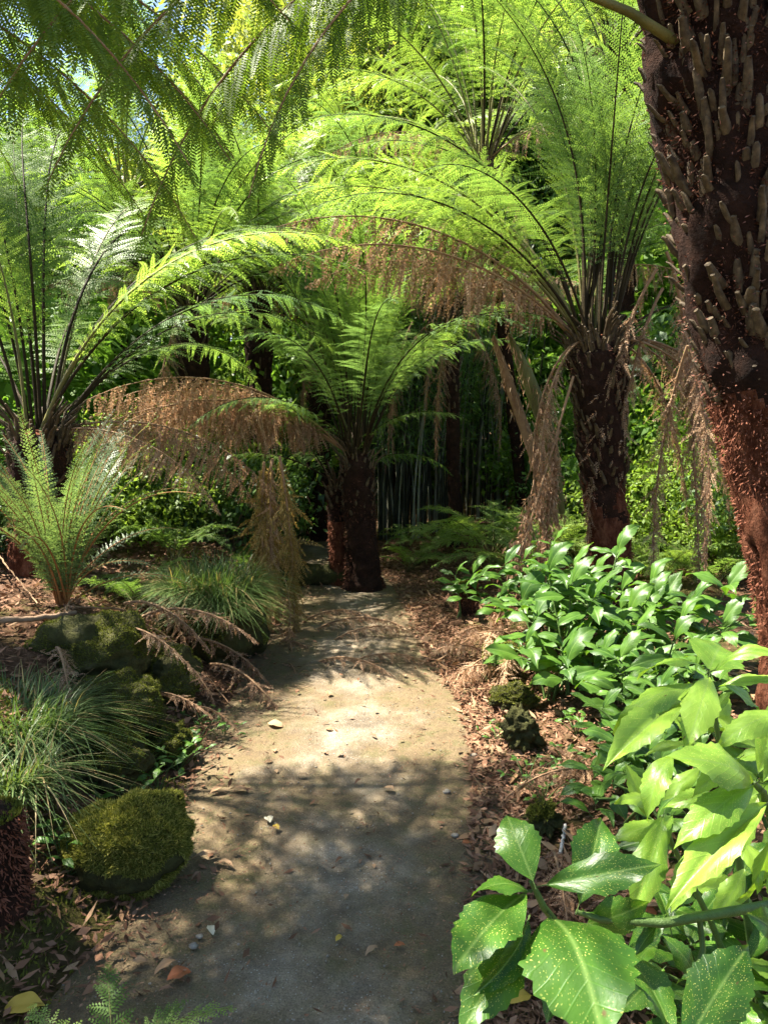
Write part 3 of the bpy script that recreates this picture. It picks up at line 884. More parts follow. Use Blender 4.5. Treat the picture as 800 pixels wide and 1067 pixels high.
# E: the tree fern beside the path whose crown hangs into the top of the view
def overhead():
    for bx, by, cx, cy_, cz, lab, fr in [
            (-2.9, 2.5, -2.65, 2.45, 3.15, 'tree fern whose long fronds hang over the path from above', [
                (22, 8, 0.9, 'overdrop0'), (2, 14, 0.95, 'overdrop1'), (42, 6, 0.85, 'overdrop2'), (344, 10, 0.95, 'overdrop0'), (12, 26, 0.9, 'over1'), (325, 8, 0.95, 'overdrop2'), (60, 12, 0.85, 'overdrop1'),
                (305, 10, 1, 'overdrop0'), (352, 30, 1.0, 'overflat0'), (32, 24, 0.9, 'overflat1'), (330, 28, 0.9, 'overflat2'), (80, 14, 0.85, 'overflat0'), (16, 40, 1.0, 'overflat2'), (340, 42, 1.0, 'overflat1'),
                (280, 15, 0.9, 'overflat1'), (250, 20, 1, 'overflat0'), (215, 15, 1, 'overflat2'), (180, 15, 1, 'overflat1'), (145, 15, 0.9, 'overflat0'), (110, 20, 0.9, 'overflat1'),
                (26, 36, 1.0, 'overflat0'), (46, 30, 0.95, 'overflat2'), (56, 40, 1.0, 'overflat0'), (8, 34, 1.0, 'overflat1'), (68, 28, 0.9, 'over0'), (36, 14, 0.9, 'overdrop0'), (52, 20, 0.9, 'over2'), (15, 10, 0.95, 'overdrop2'), (30, 2, 0.9, 'overdrop1'), (22, 44, 1.0, 'overflat1'), (45, 12, 0.7, 'overdrop0'), (58, 22, 0.68, 'overflat1'), (38, 30, 0.7, 'overflat0'), (66, 8, 0.66, 'overdrop2'), (50, 36, 0.72, 'overflat2'), (30, 18, 0.72, 'overdrop1'), (74, 24, 0.68, 'overflat0'), (20, 24, 0.75, 'over2'), (62, 2, 0.62, 'over0'), (10, 4, 0.9, 'overdrop0'), (355, 0, 0.9, 'overdrop2')]),  # further fronds added to thicken the shade on the near path
            (-3.5, 4.0, -3.2, 3.9, 3.85, 'taller tree fern on the bank whose frond tips hang into view above the shield fern', [  # trunk out of frame; this fern is added to shade the near path
                (18, 0, 0.95, 'overdrop1'), (0, 4, 1.0, 'overdrop2'), (340, 0, 1.0, 'overdrop0'), (322, 6, 1.0, 'overdrop1'), (38, 10, 0.85, 'overdrop0'), (8, 20, 1.0, 'overflat0'), (350, 24, 1.0, 'overflat1'), (330, 20, 1.0, 'overflat2'),
                (28, 14, 0.75, 'overdrop2'), (12, 10, 0.72, 'over1'), (352, 12, 0.8, 'overdrop1'), (45, 4, 0.7, 'over0'), (335, 14, 0.85, 'over2'), (60, 8, 0.8, 'overdrop1'), (70, 2, 0.85, 'overdrop2'), (300, 5, 1.0, 'overdrop2'), (280, 15, 1.0, 'overflat0'), (60, 20, 0.9, 'overflat1'), (90, 20, .9, 'overflat2'), (250, 20, 1, 'overflat1'), (200, 20, 1, 'overflat2'), (150, 20, 1, 'overflat0')])]:
        b = Vector((bx, by, 0))
        b.z = ground_z(b.x, b.y) - 0.05
        root = thing('tree_fern', lab, 'tree fern', b)
        crown = Vector((cx, cy_, cz))
        mb, mm, st = fern_trunk(root, [b, (b + crown) / 2 + Vector((-0.05, 0, 0)), crown], [0.2, 0.18, 0.2], M['trunk_red'], M['fibre'], 0.5, 120, 0.1, 2000, 28, 77)
        for p, d1, o_, ln in st:
            stub_geo(mb, p, d1, o_, ln, 0.016, 2)
        mb.build('trunk', mm, root, smooth=True)
        for az, tl, sc_, key in fr:
            if not lit_gap(key, crown, az, tl, sc_):
                add_frond(root, key, crown, az, tl, sc_)
            else:
                print('gap', lab[:20], az, key)


overhead()

# ferns further back: (crown px, distance, base px, label, frond kinds, count, scale)
for cpx, Yd, bpx, lab, keys, n, sc_, dead in [
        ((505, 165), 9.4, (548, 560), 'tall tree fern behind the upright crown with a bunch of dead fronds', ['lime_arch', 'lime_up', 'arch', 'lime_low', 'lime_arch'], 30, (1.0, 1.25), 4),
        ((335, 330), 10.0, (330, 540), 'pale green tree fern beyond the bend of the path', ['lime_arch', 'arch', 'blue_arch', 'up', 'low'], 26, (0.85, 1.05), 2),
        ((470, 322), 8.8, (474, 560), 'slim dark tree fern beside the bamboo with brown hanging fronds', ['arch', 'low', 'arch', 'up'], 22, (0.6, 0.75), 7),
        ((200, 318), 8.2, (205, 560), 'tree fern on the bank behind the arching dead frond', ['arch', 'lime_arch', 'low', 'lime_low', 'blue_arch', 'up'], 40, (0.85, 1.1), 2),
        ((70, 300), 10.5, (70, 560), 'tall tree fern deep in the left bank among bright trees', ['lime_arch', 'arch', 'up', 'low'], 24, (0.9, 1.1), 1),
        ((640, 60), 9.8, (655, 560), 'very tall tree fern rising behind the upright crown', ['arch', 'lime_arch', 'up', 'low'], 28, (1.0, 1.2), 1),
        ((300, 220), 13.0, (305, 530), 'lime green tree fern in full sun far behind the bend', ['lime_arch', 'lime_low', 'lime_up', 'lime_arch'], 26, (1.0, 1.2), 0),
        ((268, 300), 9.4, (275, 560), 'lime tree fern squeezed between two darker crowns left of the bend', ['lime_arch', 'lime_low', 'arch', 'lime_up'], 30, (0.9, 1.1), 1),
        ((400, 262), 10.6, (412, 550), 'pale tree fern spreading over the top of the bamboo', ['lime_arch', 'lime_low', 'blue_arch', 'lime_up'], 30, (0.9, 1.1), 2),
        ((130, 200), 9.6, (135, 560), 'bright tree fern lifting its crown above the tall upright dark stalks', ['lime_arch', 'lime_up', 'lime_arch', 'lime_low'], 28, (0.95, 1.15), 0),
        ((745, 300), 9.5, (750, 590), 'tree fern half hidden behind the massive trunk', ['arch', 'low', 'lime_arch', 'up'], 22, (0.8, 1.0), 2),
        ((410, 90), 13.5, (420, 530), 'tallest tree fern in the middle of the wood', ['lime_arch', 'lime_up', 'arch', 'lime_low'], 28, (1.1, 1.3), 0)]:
    root, c = tree_fern(lab, cpx, Yd, bpx, r=(0.065, 0.08) if 'slim' in lab or 'bunch' in lab else (0.14, 0.16), mats=('trunk_dark', 'fibre_dark'), stubs=60, fibres=800, stub_w=0.014)
    rosette(root, c, n, keys, (-6, 10), sc_, 0.1, sum(map(ord, lab)) % 360, len(lab))
    for q in range(dead):
        add_frond(root, f'deadhang{q % 2}' if q % 2 else f'deadarch{q % 4 // 2}', c - Vector((0, 0, 0.05)), 190 + q * 67, -10, 0.8, 0, 'dead brown frond with hanging leaflets')

# ------------------------------------------------------------------ shield ferns and floor ferns
def ground_fern(label, x, y, n, keys, scale, seed, elev=(-6, 10), group=None, name='fern', az_range=None, z=None, cat='fern'):
    g = random.Random(seed)
    zz = ground_z(x, y) - 0.01 if z is None else z
    root = thing(name, label, cat, (x, y, zz), group)
    for q in range(n):
        az = q * 137.5 + g.uniform(-10, 10) if az_range is None else g.uniform(*az_range)
        add_frond(root, g.choice(keys), Vector((x + 0.03 * math.cos(az), y + 0.03 * math.sin(az), zz)), az, g.uniform(*elev), g.uniform(*scale), g.uniform(-15, 15))
    return root


p = P(66, 640, 4.3)
ground_fern('upright shield fern with rusty stalk bases on the left bank', p.x, p.y, 44, ['shield0', 'shield1', 'shield0', 'shieldarch0'], (0.85, 1.08), 3, (-14, 4), name='shield_fern')
rootS = bpy.data.objects['shield_fern']
add_frond(rootS, 'shieldarch1', rootS.location + Vector((0.03, -0.02, 0)), -12, -14, 0.72, 20)
add_frond(rootS, 'shieldarch0', rootS.location + Vector((0.03, 0.02, 0)), 20, -30, 0.72, 20)
for k, (px, py, Yd, n, sc_, lab) in enumerate([
        (510, 590, 8.0, 14, (1.0, 1.35), 'spreading green fern in front of the bamboo clump'),
        (455, 592, 8.6, 9, (0.5, 0.7), 'low bright fern patch at the right of the dark trunk'),
        (560, 600, 7.4, 10, (0.9, 1.1), 'arching fern behind the hanging dead fronds'),
        (215, 540, 7.6, 12, (0.8, 1.1), 'dark fern under the arching dead frond'),
        (140, 610, 4.8, 10, (0.45, 0.65), 'low fern spreading beside the shield fern'),
        (640, 560, 8.4, 12, (0.9, 1.2), 'fern at the foot of the fan crowned tree fern'),
        (745, 600, 6.4, 10, (0.7, 0.9), 'fern beneath the right hand shrubs'.replace('right hand ', 'broad leaved ')),
        (180, 600, 6.0, 9, (0.6, 0.8), 'shaded fern behind the grassy mound'),
        (425, 585, 9.0, 8, (0.5, 0.6), 'little fern close to the foot of the bamboo'),
        (260, 600, 6.6, 8, (0.5, 0.7), 'fern tucked behind the hanging olive frond'),
        (535, 600, 6.9, 11, (0.7, 0.95), 'bright fern spreading beside the slanting dead stalk'), (425, 600, 7.9, 9, (0.45, 0.6), 'lime fern patch where the path meets the litter'),
        (690, 600, 6.6, 10, (0.7, 0.9), 'sunlit fern under the long brown curtain'), (600, 590, 7.4, 10, (0.8, 1.0), 'lime fern directly behind the fan crowned trunk')]):
    q = P(px, py, Yd)
    ground_fern(lab, q.x, q.y, n, ['limefloor0', 'limefloor1', 'floor0'] if k in (0, 1, 2, 10, 11, 12, 13) else ['floor0', 'floor1'], sc_, 40 + k, (-10, 15))
# the fern tip coming into the picture at the bottom
q = P(70, 1120, 1.5)
ground_fern('bright fern tips poking up beside the path at the very front', -0.66, 1.62, 9, ['floor0', 'limefloor0'], (0.30, 0.40), 91, (-5, 20))

# dead fronds hanging and lying about, each a thing of its own
def loose_frond(label, key, base, az, tilt, scale, roll=0, group=None):
    blade, stalk, _ = FR[key]
    o_ = link_mesh('dead_frond', blade, None, Matrix.Translation(Vector(base)) @ Matrix.Rotation(math.radians(az), 4, 'Z') @ Matrix.Rotation(-math.radians(tilt), 4, 'Y') @ Matrix.Rotation(math.radians(roll), 4, 'X') @ Matrix.Scale(scale, 4))
    tag(o_, label, 'dead frond', group)
    link_mesh('stalk', stalk, o_)
    return o_


b = P(284, 478, 5.75)
loose_frond('olive brown dead frond hanging in a column from the arching frond', 'olivehang0', b, 215, 0, 0.95)
loose_frond('second olive brown frond doubled into the hanging column', 'olivehang1', b + Vector((-0.12, 0.12, -0.1)), 30, 0, 0.86)
loose_frond('tawny dead frond at the heart of the hanging column', 'hangcol0', b + Vector((0.0, 0.0, 0.0)), 260, -10, 0.6)
loose_frond('tawny dead frond at the back of the hanging column', 'hangcol1', b + Vector((-0.03, 0.1, -0.02)), 80, -10, 0.62)
loose_frond('olive brown frond on the path side of the hanging column', 'olivehang1', b + Vector((0.06, -0.05, 0.02)), 320, 0, 0.98)
loose_frond('olive brown frond on the bank side of the hanging column', 'olivehang0', b + Vector((-0.05, -0.08, -0.02)), 120, 0, 0.92)
for px_, py_, Y_, az_, sc_, lab_ in [(694, 262, 5.8, 20, 1.0, 'long brown dead frond hanging as a curtain right of the fan crowned trunk'), (706, 330, 5.7, 300, 0.85, 'shorter dead frond hanging beside the long brown curtain'),
                                     (690, 300, 6.0, 200, 0.95, 'dead frond hanging on the trunk side of the long brown curtain'), (702, 285, 5.6, 40, 1.1, 'broad dead frond at the back of the long brown curtain'), (684, 280, 5.75, 160, 1.0, 'dead frond falling straight down from the fan crown'), (716, 360, 5.5, 100, 0.9, 'ragged dead frond swinging loose beside the massive trunk'),
                                     (430, 335, 8.2, 200, 0.6, 'dead frond hanging in front of the bamboo culms'), (452, 330, 8.3, 250, 0.5, 'small dead frond hanging next to another before the bamboo culms')]:
    loose_frond(lab_, 'hangcol%d' % (px_ % 2), P(px_, py_, Y_), az_, 0, sc_)
loose_frond('rust brown dead frond drooping below the hanging column', 'deadhang0', P(295, 600, 5.6), 300, -40, 0.36)
for px, py, az, sc_, tl, lab in [(290, 668, 320, 0.5, -6, 'red brown dead frond spilling off the bank beside the grassy mound'), (330, 655, 350, 0.85, 2, 'dead frond stretched across the path below the hanging column'),
                                 (300, 690, 290, 0.45, -10, 'curled dead frond at the foot of the grassy mound'), (330, 690, 330, 0.7, 0, 'dead frond lying flat on the sunlit path edge'),
                                 (190, 705, 340, 0.75, -10, 'dark brown dead frond sprawling over the mossy rocks'), (160, 690, 310, 0.7, -14, 'brown dead frond sagging between the mossy rocks'),
                                 (130, 640, 330, 0.75, -4, 'dead frond lying beneath the shield fern'), (75, 655, 280, 0.4, -25, 'sunlit tan dead frond dropping below the shield fern'),
                                 (200, 760, 330, 0.35, 0, 'small dead frond across the left path edge'), (560, 850, 250, 0.55, 0, 'long pink brown dead frond beside the small mossy stump'),
                                 (575, 900, 262, 0.5, 0, 'dead frond lying under the spotted leaves'), (670, 960, 240, 0.5, 0, 'red brown dead frond on the ground beneath the green branch'),
                                 (520, 700, 230, 0.6, -4, 'pale straw coloured frond heaped by the hanging stalks'), (512, 690, 260, 0.75, 20, 'straw coloured frond leaning on the slanting dead stalk'), (525, 680, 225, 0.7, 12, 'limp straw coloured frond over the back of the heap'), (500, 705, 245, 0.5, 6, 'frayed straw coloured frond spilling onto the path'), (530, 715, 210, 0.55, 10, 'straw coloured frond wedged against the flat topped stump'),
                                 (505, 690, 200, 0.5, 4, 'straw coloured frond at the path end of the heap'), (535, 705, 255, 0.6, 8, 'tan frond on top of the straw coloured heap'),
                                 (515, 715, 280, 0.5, 2, 'crumpled tan frond at the foot of the straw heap'), (545, 690, 215, 0.6, 15, 'dead frond propped between the heap and the laurel bush'),
                                 (345, 668, 10, 0.7, 3, 'dead frond lying across another at the foot of the column'), (315, 648, 340, 0.7, 8, 'bent dead frond tangled under the hanging column'), (300, 660, 280, 0.55, 5, 'dead frond drooping over the bank below the column'),
                                 (365, 690, 350, 0.6, 2, 'flattened dead frond fragment out on the sunlit path'), (220, 715, 320, 0.8, -6, 'dead frond sloping from the rocks onto the path'), (150, 665, 345, 0.8, 4, 'dead frond arching over the lumpy mossy rock'),
                                 (110, 690, 330, 0.7, 2, 'tan dead frond flopped over the bank above the long grass'), (60, 690, 300, 0.6, -6, 'tan frond debris in the sun at the top of the bank'), (175, 725, 310, 0.6, -2, 'brown frond trailing down between two mossy rocks'),
                                 (140, 740, 340, 0.5, 6, 'dead frond scrap over the shaded mossy rock'), (40, 660, 10, 0.6, 0, 'tan frond lying along the curved stick'), (600, 800, 250, 0.6, 0, 'pink brown frond in the litter below the laurel bushes'),
                                 (640, 830, 200, 0.6, 0, 'dead frond half buried in the litter right of the stump')]:
    v = -(py - 533.5) / FPX
    x_, d_ = None, None
    for zg in (0.0, 0.15, 0.3, 0.45):
        t_ = (EYE - zg) / (sp - cp * v)
        X_, Y_ = (px - 400) / FPX * t_, (cp + sp * v) * t_
        if abs(ground_z(X_, Y_) - zg) < 0.09 or x_ is None:
            x_, d_ = X_, Y_
    loose_frond(lab, ('strawflat%d' if 'straw' in lab or 'tan frond on top' in lab else 'deadflat%d') % (px % 2), (x_, d_, ground_z(x_, d_) + (0.02 if x_ > -0.9 or d_ < 2.6 else 0.10)), az, tl + (0 if x_ < -0.85 else 10), sc_, 0)

# ------------------------------------------------------------------ laurel leaves
def laurel_leaf(seed, bend=0.12, fold=0.25, teeth=True):
    """Leaf from (0,0,0) to (1,0,0), half width about 0.5 (scaled per leaf in y)."""
    g = np.random.default_rng(seed)
    nv, nu_ = 26, 9
    v = np.linspace(0, 1, nv)
    u = np.linspace(-1, 1, nu_)
    w = np.sin(np.pi * v ** 0.92) ** 0.95 * (1 - 0.25 * v ** 4) * 0.46
    w[0] = 0.012
    w[-1] = 0.004
    VV, UU_ = np.meshgrid(v, u, indexing='ij')
    W = np.repeat(w[:, None], nu_, 1)
    saw = (VV * 9 % 1) * smooth01(0.3, 0.5, VV) * smooth01(1.0, 0.93, VV)
    ed = np.abs(UU_) ** 6
    Wt = W * (1 + (0.24 * saw * ed if teeth else 0))
    x = VV + 0.03 * (np.abs(UU_) ** 2) * np.sin(np.pi * VV)
    y = UU_ * Wt + 0.03 * np.sin(VV * 3 + seed)  * VV
    y[0] = UU_[0] * w[0]
    z = bend * 4 * VV * (1 - VV) + fold * np.abs(UU_) * W * 0.6 - 0.10 * (UU_ * W * 2) ** 2
    z += 0.022 * np.sin(VV * 13 + seed + np.sign(UU_) * 1.3) * np.abs(UU_) ** 2 + 0.04 * g.normal() * UU_ * VV
    i, j = np.meshgrid(np.arange(nv - 1), np.arange(nu_ - 1), indexing='ij')
    a = i * nu_ + j
    uvv = np.stack([VV.ravel(), (UU_ * W).ravel(), np.zeros(VV.size)], 1)
    return np.stack([x, y, z], -1).reshape(-1, 3), np.stack([a, a + nu_, a + nu_ + 1, a + 1], -1).reshape(-1, 4)[:, ::-1], uvv


LEAF = {'spotted': [], 'plain': [], 'lime': []}
for kind_, mt in (('spotted', M['laurel']), ('lime', M['laurel_lime_lit']), ('plain', M['laurel_plain'])):
    for sd, (bd, fo) in enumerate([(0.10, 0.3), (0.16, 0.2), (0.07, 0.45), (0.2, 0.15), (0.13, 0.1), (0.05, 0.35), (0.24, 0.3), (0.12, 0.55)]):
        mb = MB()
        v_, f_, uv_ = laurel_leaf(sd, bd, fo)
        mb.add(v_, f_, 0, uv_)
        tube(mb, [(-0.10, 0, -0.035), (-0.04, 0, -0.004), (0.02, 0, 0.0)], [0.014, 0.012, 0.01], 5, 1)
        LEAF[kind_].append(mb.mesh('laurel_leaf', [mt, M['stem']], True))


def put_leaf(root, kind_, a, b, wr, up, roll=0, variant=0, name='leaf', label=None):
    a, b, up = Vector(a), Vector(b), Vector(up)
    xax = (b - a)
    L_ = xax.length
    xax.normalize()
    z = (up - up.dot(xax) * xax)
    if z.length < 1e-3:
        z = Vector((0, -1, 0.3)) - Vector((0, -1, 0.3)).dot(xax) * xax
    z.normalize()
    yax = z.cross(xax)
    rot = Matrix((xax, yax, z)).transposed().to_4x4()
    Mx = Matrix.Translation(a - root.location) @ rot @ Matrix.Rotation(math.radians(roll), 4, 'X') @ Matrix.Diagonal((L_, L_ * wr * 0.68, L_, 1))
    o_ = link_mesh(name, LEAF[kind_][variant % 8], root, Mx)
    if label:
        o_['label'] = label
    return o_


def front_laurels():
    low = Vector((0.42, 1.35, 0))
    low.z = ground_z(low.x, low.y) - 0.02
    r1 = thing('spotted_laurel', 'glossy spotted laurel branch leaning low over the path edge at the front', 'shrub', low)
    hi = Vector((0.95, 1.75, 0))
    hi.z = ground_z(hi.x, hi.y) - 0.02
    r2 = thing('spotted_laurel', 'sunlit yellow green spotted laurel shrub filling the front beside the massive trunk', 'shrub', hi)
    up = (0.05, -0.45, 0.9)
    A = [(555, 918, 527, 850, 1.14, 1.24, .95, (0, -.9, .35), 0), (549, 929, 492, 932, 1.15, 1.12, .62, (0, -.3, 1), 0), (547, 931, 470, 1012, 1.15, 1.0, .72, (-.5, -.5, .8), 0),
         (549, 960, 493, 1038, 1.14, 1.02, .45, (.8, -.1, .5), 0), (546, 972, 478, 1085, 1.15, 1.0, .6, (-.2, -.6, .6), 0), (575, 957, 632, 1096, 1.14, 0.93, 1.15, (.1, -.5, .85), 0),
         (569, 922, 690, 902, 1.14, 1.12, .5, (-.1, -.55, .8), 10), (603, 942, 625, 852, 1.2, 1.32, .75, (-.1, -.9, .4), 0), (566, 985, 570, 1066, 1.18, 1.08, .7, (.3, -.7, .4), 0),
         (612, 962, 676, 938, 1.22, 1.2, .8, (.1, -.8, .5), 0), (605, 965, 560, 985, 1.2, 1.22, .5, (0, -.5, .8), 0),
         (645, 990, 702, 1085, 1.15, 1.02, .6, (.3, -.5, .8), 0), (712, 1092, 778, 984, 1.02, 1.1, .72, (-.45, -.8, .5), 0), (724, 1020, 688, 974, 1.12, 1.14, .7, (.2, -.8, .6), 0),
         (815, 978, 778, 950, 1.1, 1.08, .8, (0, -.6, .8), 0), (690, 1010, 640, 1060, 1.3, 1.2, .6, (0, -.5, .8), 0), (735, 1040, 800, 1080, 1.2, 1.1, .6, (0, -.5, .8), 0)]
    for q, (ax, ay, bx, by, ya, yb, wr, u_, rl) in enumerate(A):
        put_leaf(r1, 'spotted', P(ax, ay, ya), P(bx, by, yb), wr, u_, rl, q * 2 + 1)
    st = MB()
    rl_ = np.array(r1.location)
    S = lambda l: [np.array(P(*e)) - rl_ for e in l]
    tube(st, [np.zeros(3)] + S([(640, 1040, 1.3), (590, 975, 1.2), (566, 945, 1.16), (553, 918, 1.15)]), [0.011, 0.009, 0.007, 0.006, 0.004], 8)
    tube(st, S([(830, 938, 1.25), (760, 950, 1.2), (690, 962, 1.18), (625, 958, 1.2), (600, 950, 1.2)]), [0.0085, 0.008, 0.0075, 0.006, 0.004], 8)
    tube(st, S([(728, 955, 1.19), (732, 990, 1.18), (722, 1022, 1.14)]), [0.006, 0.005, 0.004], 6)
    st.build('stem', M['stem'], r1, smooth=True)

    Bl = [(737, 699, 751, 673, 1.56, 1.66, 1.4, (-.1, -.7, .7), 0), (733, 697, 664, 706, 1.55, 1.5, .34, (0, -.35, 1), 0), (745, 698, 818, 688, 1.55, 1.5, .42, (0, -.35, 1), 0),
          (738, 706, 714, 784, 1.53, 1.4, .55, (-.2, -.7, .7), 0), (722, 713, 638, 762, 1.52, 1.42, .34, (-.2, -.45, .9), 0), (712, 732, 628, 804, 1.5, 1.36, .42, (-.25, -.6, .8), 0),
          (748, 716, 822, 712, 1.55, 1.5, .4, (0, -.35, 1), 0), (752, 712, 790, 740, 1.58, 1.6, .6, (0, -.5, .9), 0), (730, 716, 700, 745, 1.6, 1.66, .6, (0, -.5, .9), 0),
          (783, 816, 690, 790, 1.34, 1.3, .62, (0, -.75, .7), 0), (702, 786, 674, 856, 1.36, 1.3, .6, (-.5, -.5, .6), 0), (784, 818, 702, 886, 1.33, 1.24, .48, (-.2, -.6, .8), 0),
          (822, 742, 746, 778, 1.4, 1.36, .5, (0, -.4, .9), 0), (826, 760, 795, 815, 1.35, 1.3, .7, (-.2, -.8, .5), 0), (798, 838, 694, 950, 1.3, 1.18, .36, (-.5, -.5, .5), 0), (792, 826, 744, 905, 1.34, 1.3, .5, (-.3, -.7, .6), 0),
          (804, 850, 768, 940, 1.34, 1.32, .5, (.6, -.6, .4), 0), (790, 805, 812, 730, 1.42, 1.5, .6, (-.2, -.7, .6), 0), (770, 790, 720, 832, 1.45, 1.42, .5, (-.1, -.6, .8), 0),
          (690, 860, 635, 880, 1.5, 1.45, .5, (-.1, -.5, .8), 0), (684, 838, 640, 836, 1.55, 1.5, .45, (0, -.4, .9), 0), (700, 850, 662, 910, 1.46, 1.38, .5, (-.2, -.6, .8), 0), (672, 850, 650, 795, 1.56, 1.6, .5, (0, -.7, .6), 0),
          (715, 850, 740, 905, 1.45, 1.4, .5, (.2, -.6, .8), 0), (690, 852, 655, 960, 1.42, 1.3, .45, (-.2, -.8, .4), 0), (725, 880, 700, 950, 1.38, 1.3, .5, (-.2, -.8, .4), 0), (760, 870, 790, 930, 1.4, 1.3, .5, (.2, -.7, .6), 0),
          (775, 905, 740, 960, 1.5, 1.45, .55, (0, -.7, .6), 0), (800, 890, 812, 960, 1.4, 1.35, .5, (0, -.8, .5), 0), (705, 930, 760, 890, 1.6, 1.62, .5, (0, -.7, .6), 0), (770, 870, 735, 825, 1.55, 1.6, .6, (0, -.7, .6), 0),
          (790, 780, 745, 745, 1.66, 1.7, .6, (0, -.7, .7), 0), (800, 770, 840, 800, 1.5, 1.45, .6, (0, -.7, .7), 0), (730, 800, 690, 835, 1.6, 1.58, .5, (0, -.7, .7), 0), (745, 830, 690, 842, 1.56, 1.54, .5, (0, -.7, .7), 0)]
    for q, (ax, ay, bx, by, ya, yb, wr, u_, rl) in enumerate(Bl):
        put_leaf(r2, 'lime', P(ax, ay, ya), P(bx, by, yb), wr, u_, rl, q * 3)
    st = MB()
    rl_ = np.array(r2.location)
    tube(st, [np.zeros(3)] + S2(rl_, [(770, 900, 1.65), (752, 800, 1.6), (738, 700, 1.56)]), [0.012, 0.009, 0.007, 0.004], 8)
    tube(st, [np.array([0.02, 0, 0.0])] + S2(rl_, [(815, 900, 1.45), (795, 826, 1.36), (784, 815, 1.34)]), [0.012, 0.009, 0.007, 0.005], 8)
    tube(st, [np.array([-0.02, 0, 0.0])] + S2(rl_, [(740, 960, 1.6), (700, 880, 1.52), (690, 850, 1.5)]), [0.01, 0.007, 0.005, 0.004], 8)
    st.build('stem', M['stem'], r2, smooth=True)


def S2(rl_, l):
    return [np.array(P(*e)) - rl_ for e in l]


front_laurels()


def laurel_shrub(label, x, y, rx, ry, h, n_ros, per, seed, leaf_len=(0.12, 0.19), kind_='plain', name='laurel_shrub', group=None):
    g = random.Random(seed)
    z0 = ground_z(x, y) - 0.02
    root = thing(name, label, 'shrub', (x, y, z0), group)
    st = MB()
    for q in range(n_ros):
        an, rr_ = q * 2.4 + g.uniform(-.3, .3), math.sqrt((q + 0.5) / n_ros)
        tip = Vector((x + rx * rr_ * math.cos(an), y + ry * rr_ * math.sin(an), z0 + h * (1 - 0.45 * rr_ ** 2) * g.uniform(0.4, 1.05)))
        b0 = Vector((x + g.uniform(-.08, .08), y + g.uniform(-.08, .08), z0))
        midp = b0.lerp(tip, 0.5) + Vector((0, 0, 0.06))
        tube(st, [b0 - root.location, midp - root.location, tip - root.location], [0.008, 0.006, 0.004], 6)
        for e in range(per):
            az = e * 2.4 + g.uniform(-.3, .3)
            el = g.uniform(-0.35, 0.35) if e else 0.9
            dv = Vector((math.cos(az) * math.cos(el), math.sin(az) * math.cos(el), math.sin(el)))
            a_ = tip - Vector((0, 0, 0.035 * (e // 2))) + dv * 0.015
            put_leaf(root, kind_, a_, a_ + dv * g.uniform(*leaf_len), g.uniform(0.55, 0.75), (0.0, -0.25, 1), g.uniform(-20, 20), g.randint(0, 7))
    st.build('stem', M['stem'], root, smooth=True)
    return root


laurel_shrub('dense glossy laurel bush right of the path at the foot of the hanging stalks', 0.98, 4.2, 0.30, 0.36, 0.70, 16, 6, 1, (0.15, 0.24))
laurel_shrub('glossy laurel bush in front of the fan crowned trunk', 1.30, 4.45, 0.4, 0.4, 0.72, 16, 6, 2, (0.14, 0.22))
laurel_shrub('shaded laurel bush between the glossy bushes and the massive trunk', 1.68, 4.3, 0.42, 0.4, 0.64, 16, 6, 3, (0.14, 0.22))
laurel_shrub('low laurel bush behind the yellow green spotted shrub', 1.3, 3.6, 0.33, 0.33, 0.52, 16, 6, 4, (0.13, 0.21))
laurel_shrub('low laurel seedlings filling the litter behind the upright spotted leaf', 0.98, 2.75, 0.22, 0.3, 0.34, 13, 5, 18, (0.09, 0.14), 'plain', 'laurel_shrub')
laurel_shrub('young laurel bush between stump and the yellow green spotted shrub', 1.12, 3.15, 0.22, 0.25, 0.42, 13, 6, 19, (0.11, 0.17), 'plain', 'laurel_shrub')
laurel_shrub('spotted laurel spreading at the frame corner under the sunlit one', 1.12, 1.45, 0.28, 0.22, 0.62, 14, 7, 17, (0.11, 0.17), 'lime', 'spotted_laurel')
laurel_shrub('crowded spotted laurel growing behind the sunlit yellow green one', 1.25, 2.1, 0.4, 0.35, 0.95, 14, 7, 6, (0.12, 0.19), 'lime', 'spotted_laurel')
laurel_shrub('low spotted laurel filling the shade beneath the green branch', 0.85, 1.75, 0.30, 0.28, 0.5, 14, 7, 7, (0.10, 0.16), 'spotted', 'spotted_laurel')
laurel_shrub('laurel bush leaning out next to the slanting dead stalk', 1.02, 4.85, 0.26, 0.28, 0.68, 13, 7, 8, (0.12, 0.18))
laurel_shrub('dark laurel bush at the back of the glossy bushes', 1.2, 5.0, 0.5, 0.35, 0.75, 14, 7, 9, (0.12, 0.18))
q = P(484, 655, 5.95)
laurel_shrub('small bright laurel sapling beside the stump at the right path edge', q.x, q.y, 0.14, 0.14, 0.42, 4, 6, 5, (0.13, 0.19), name='laurel_sapling')

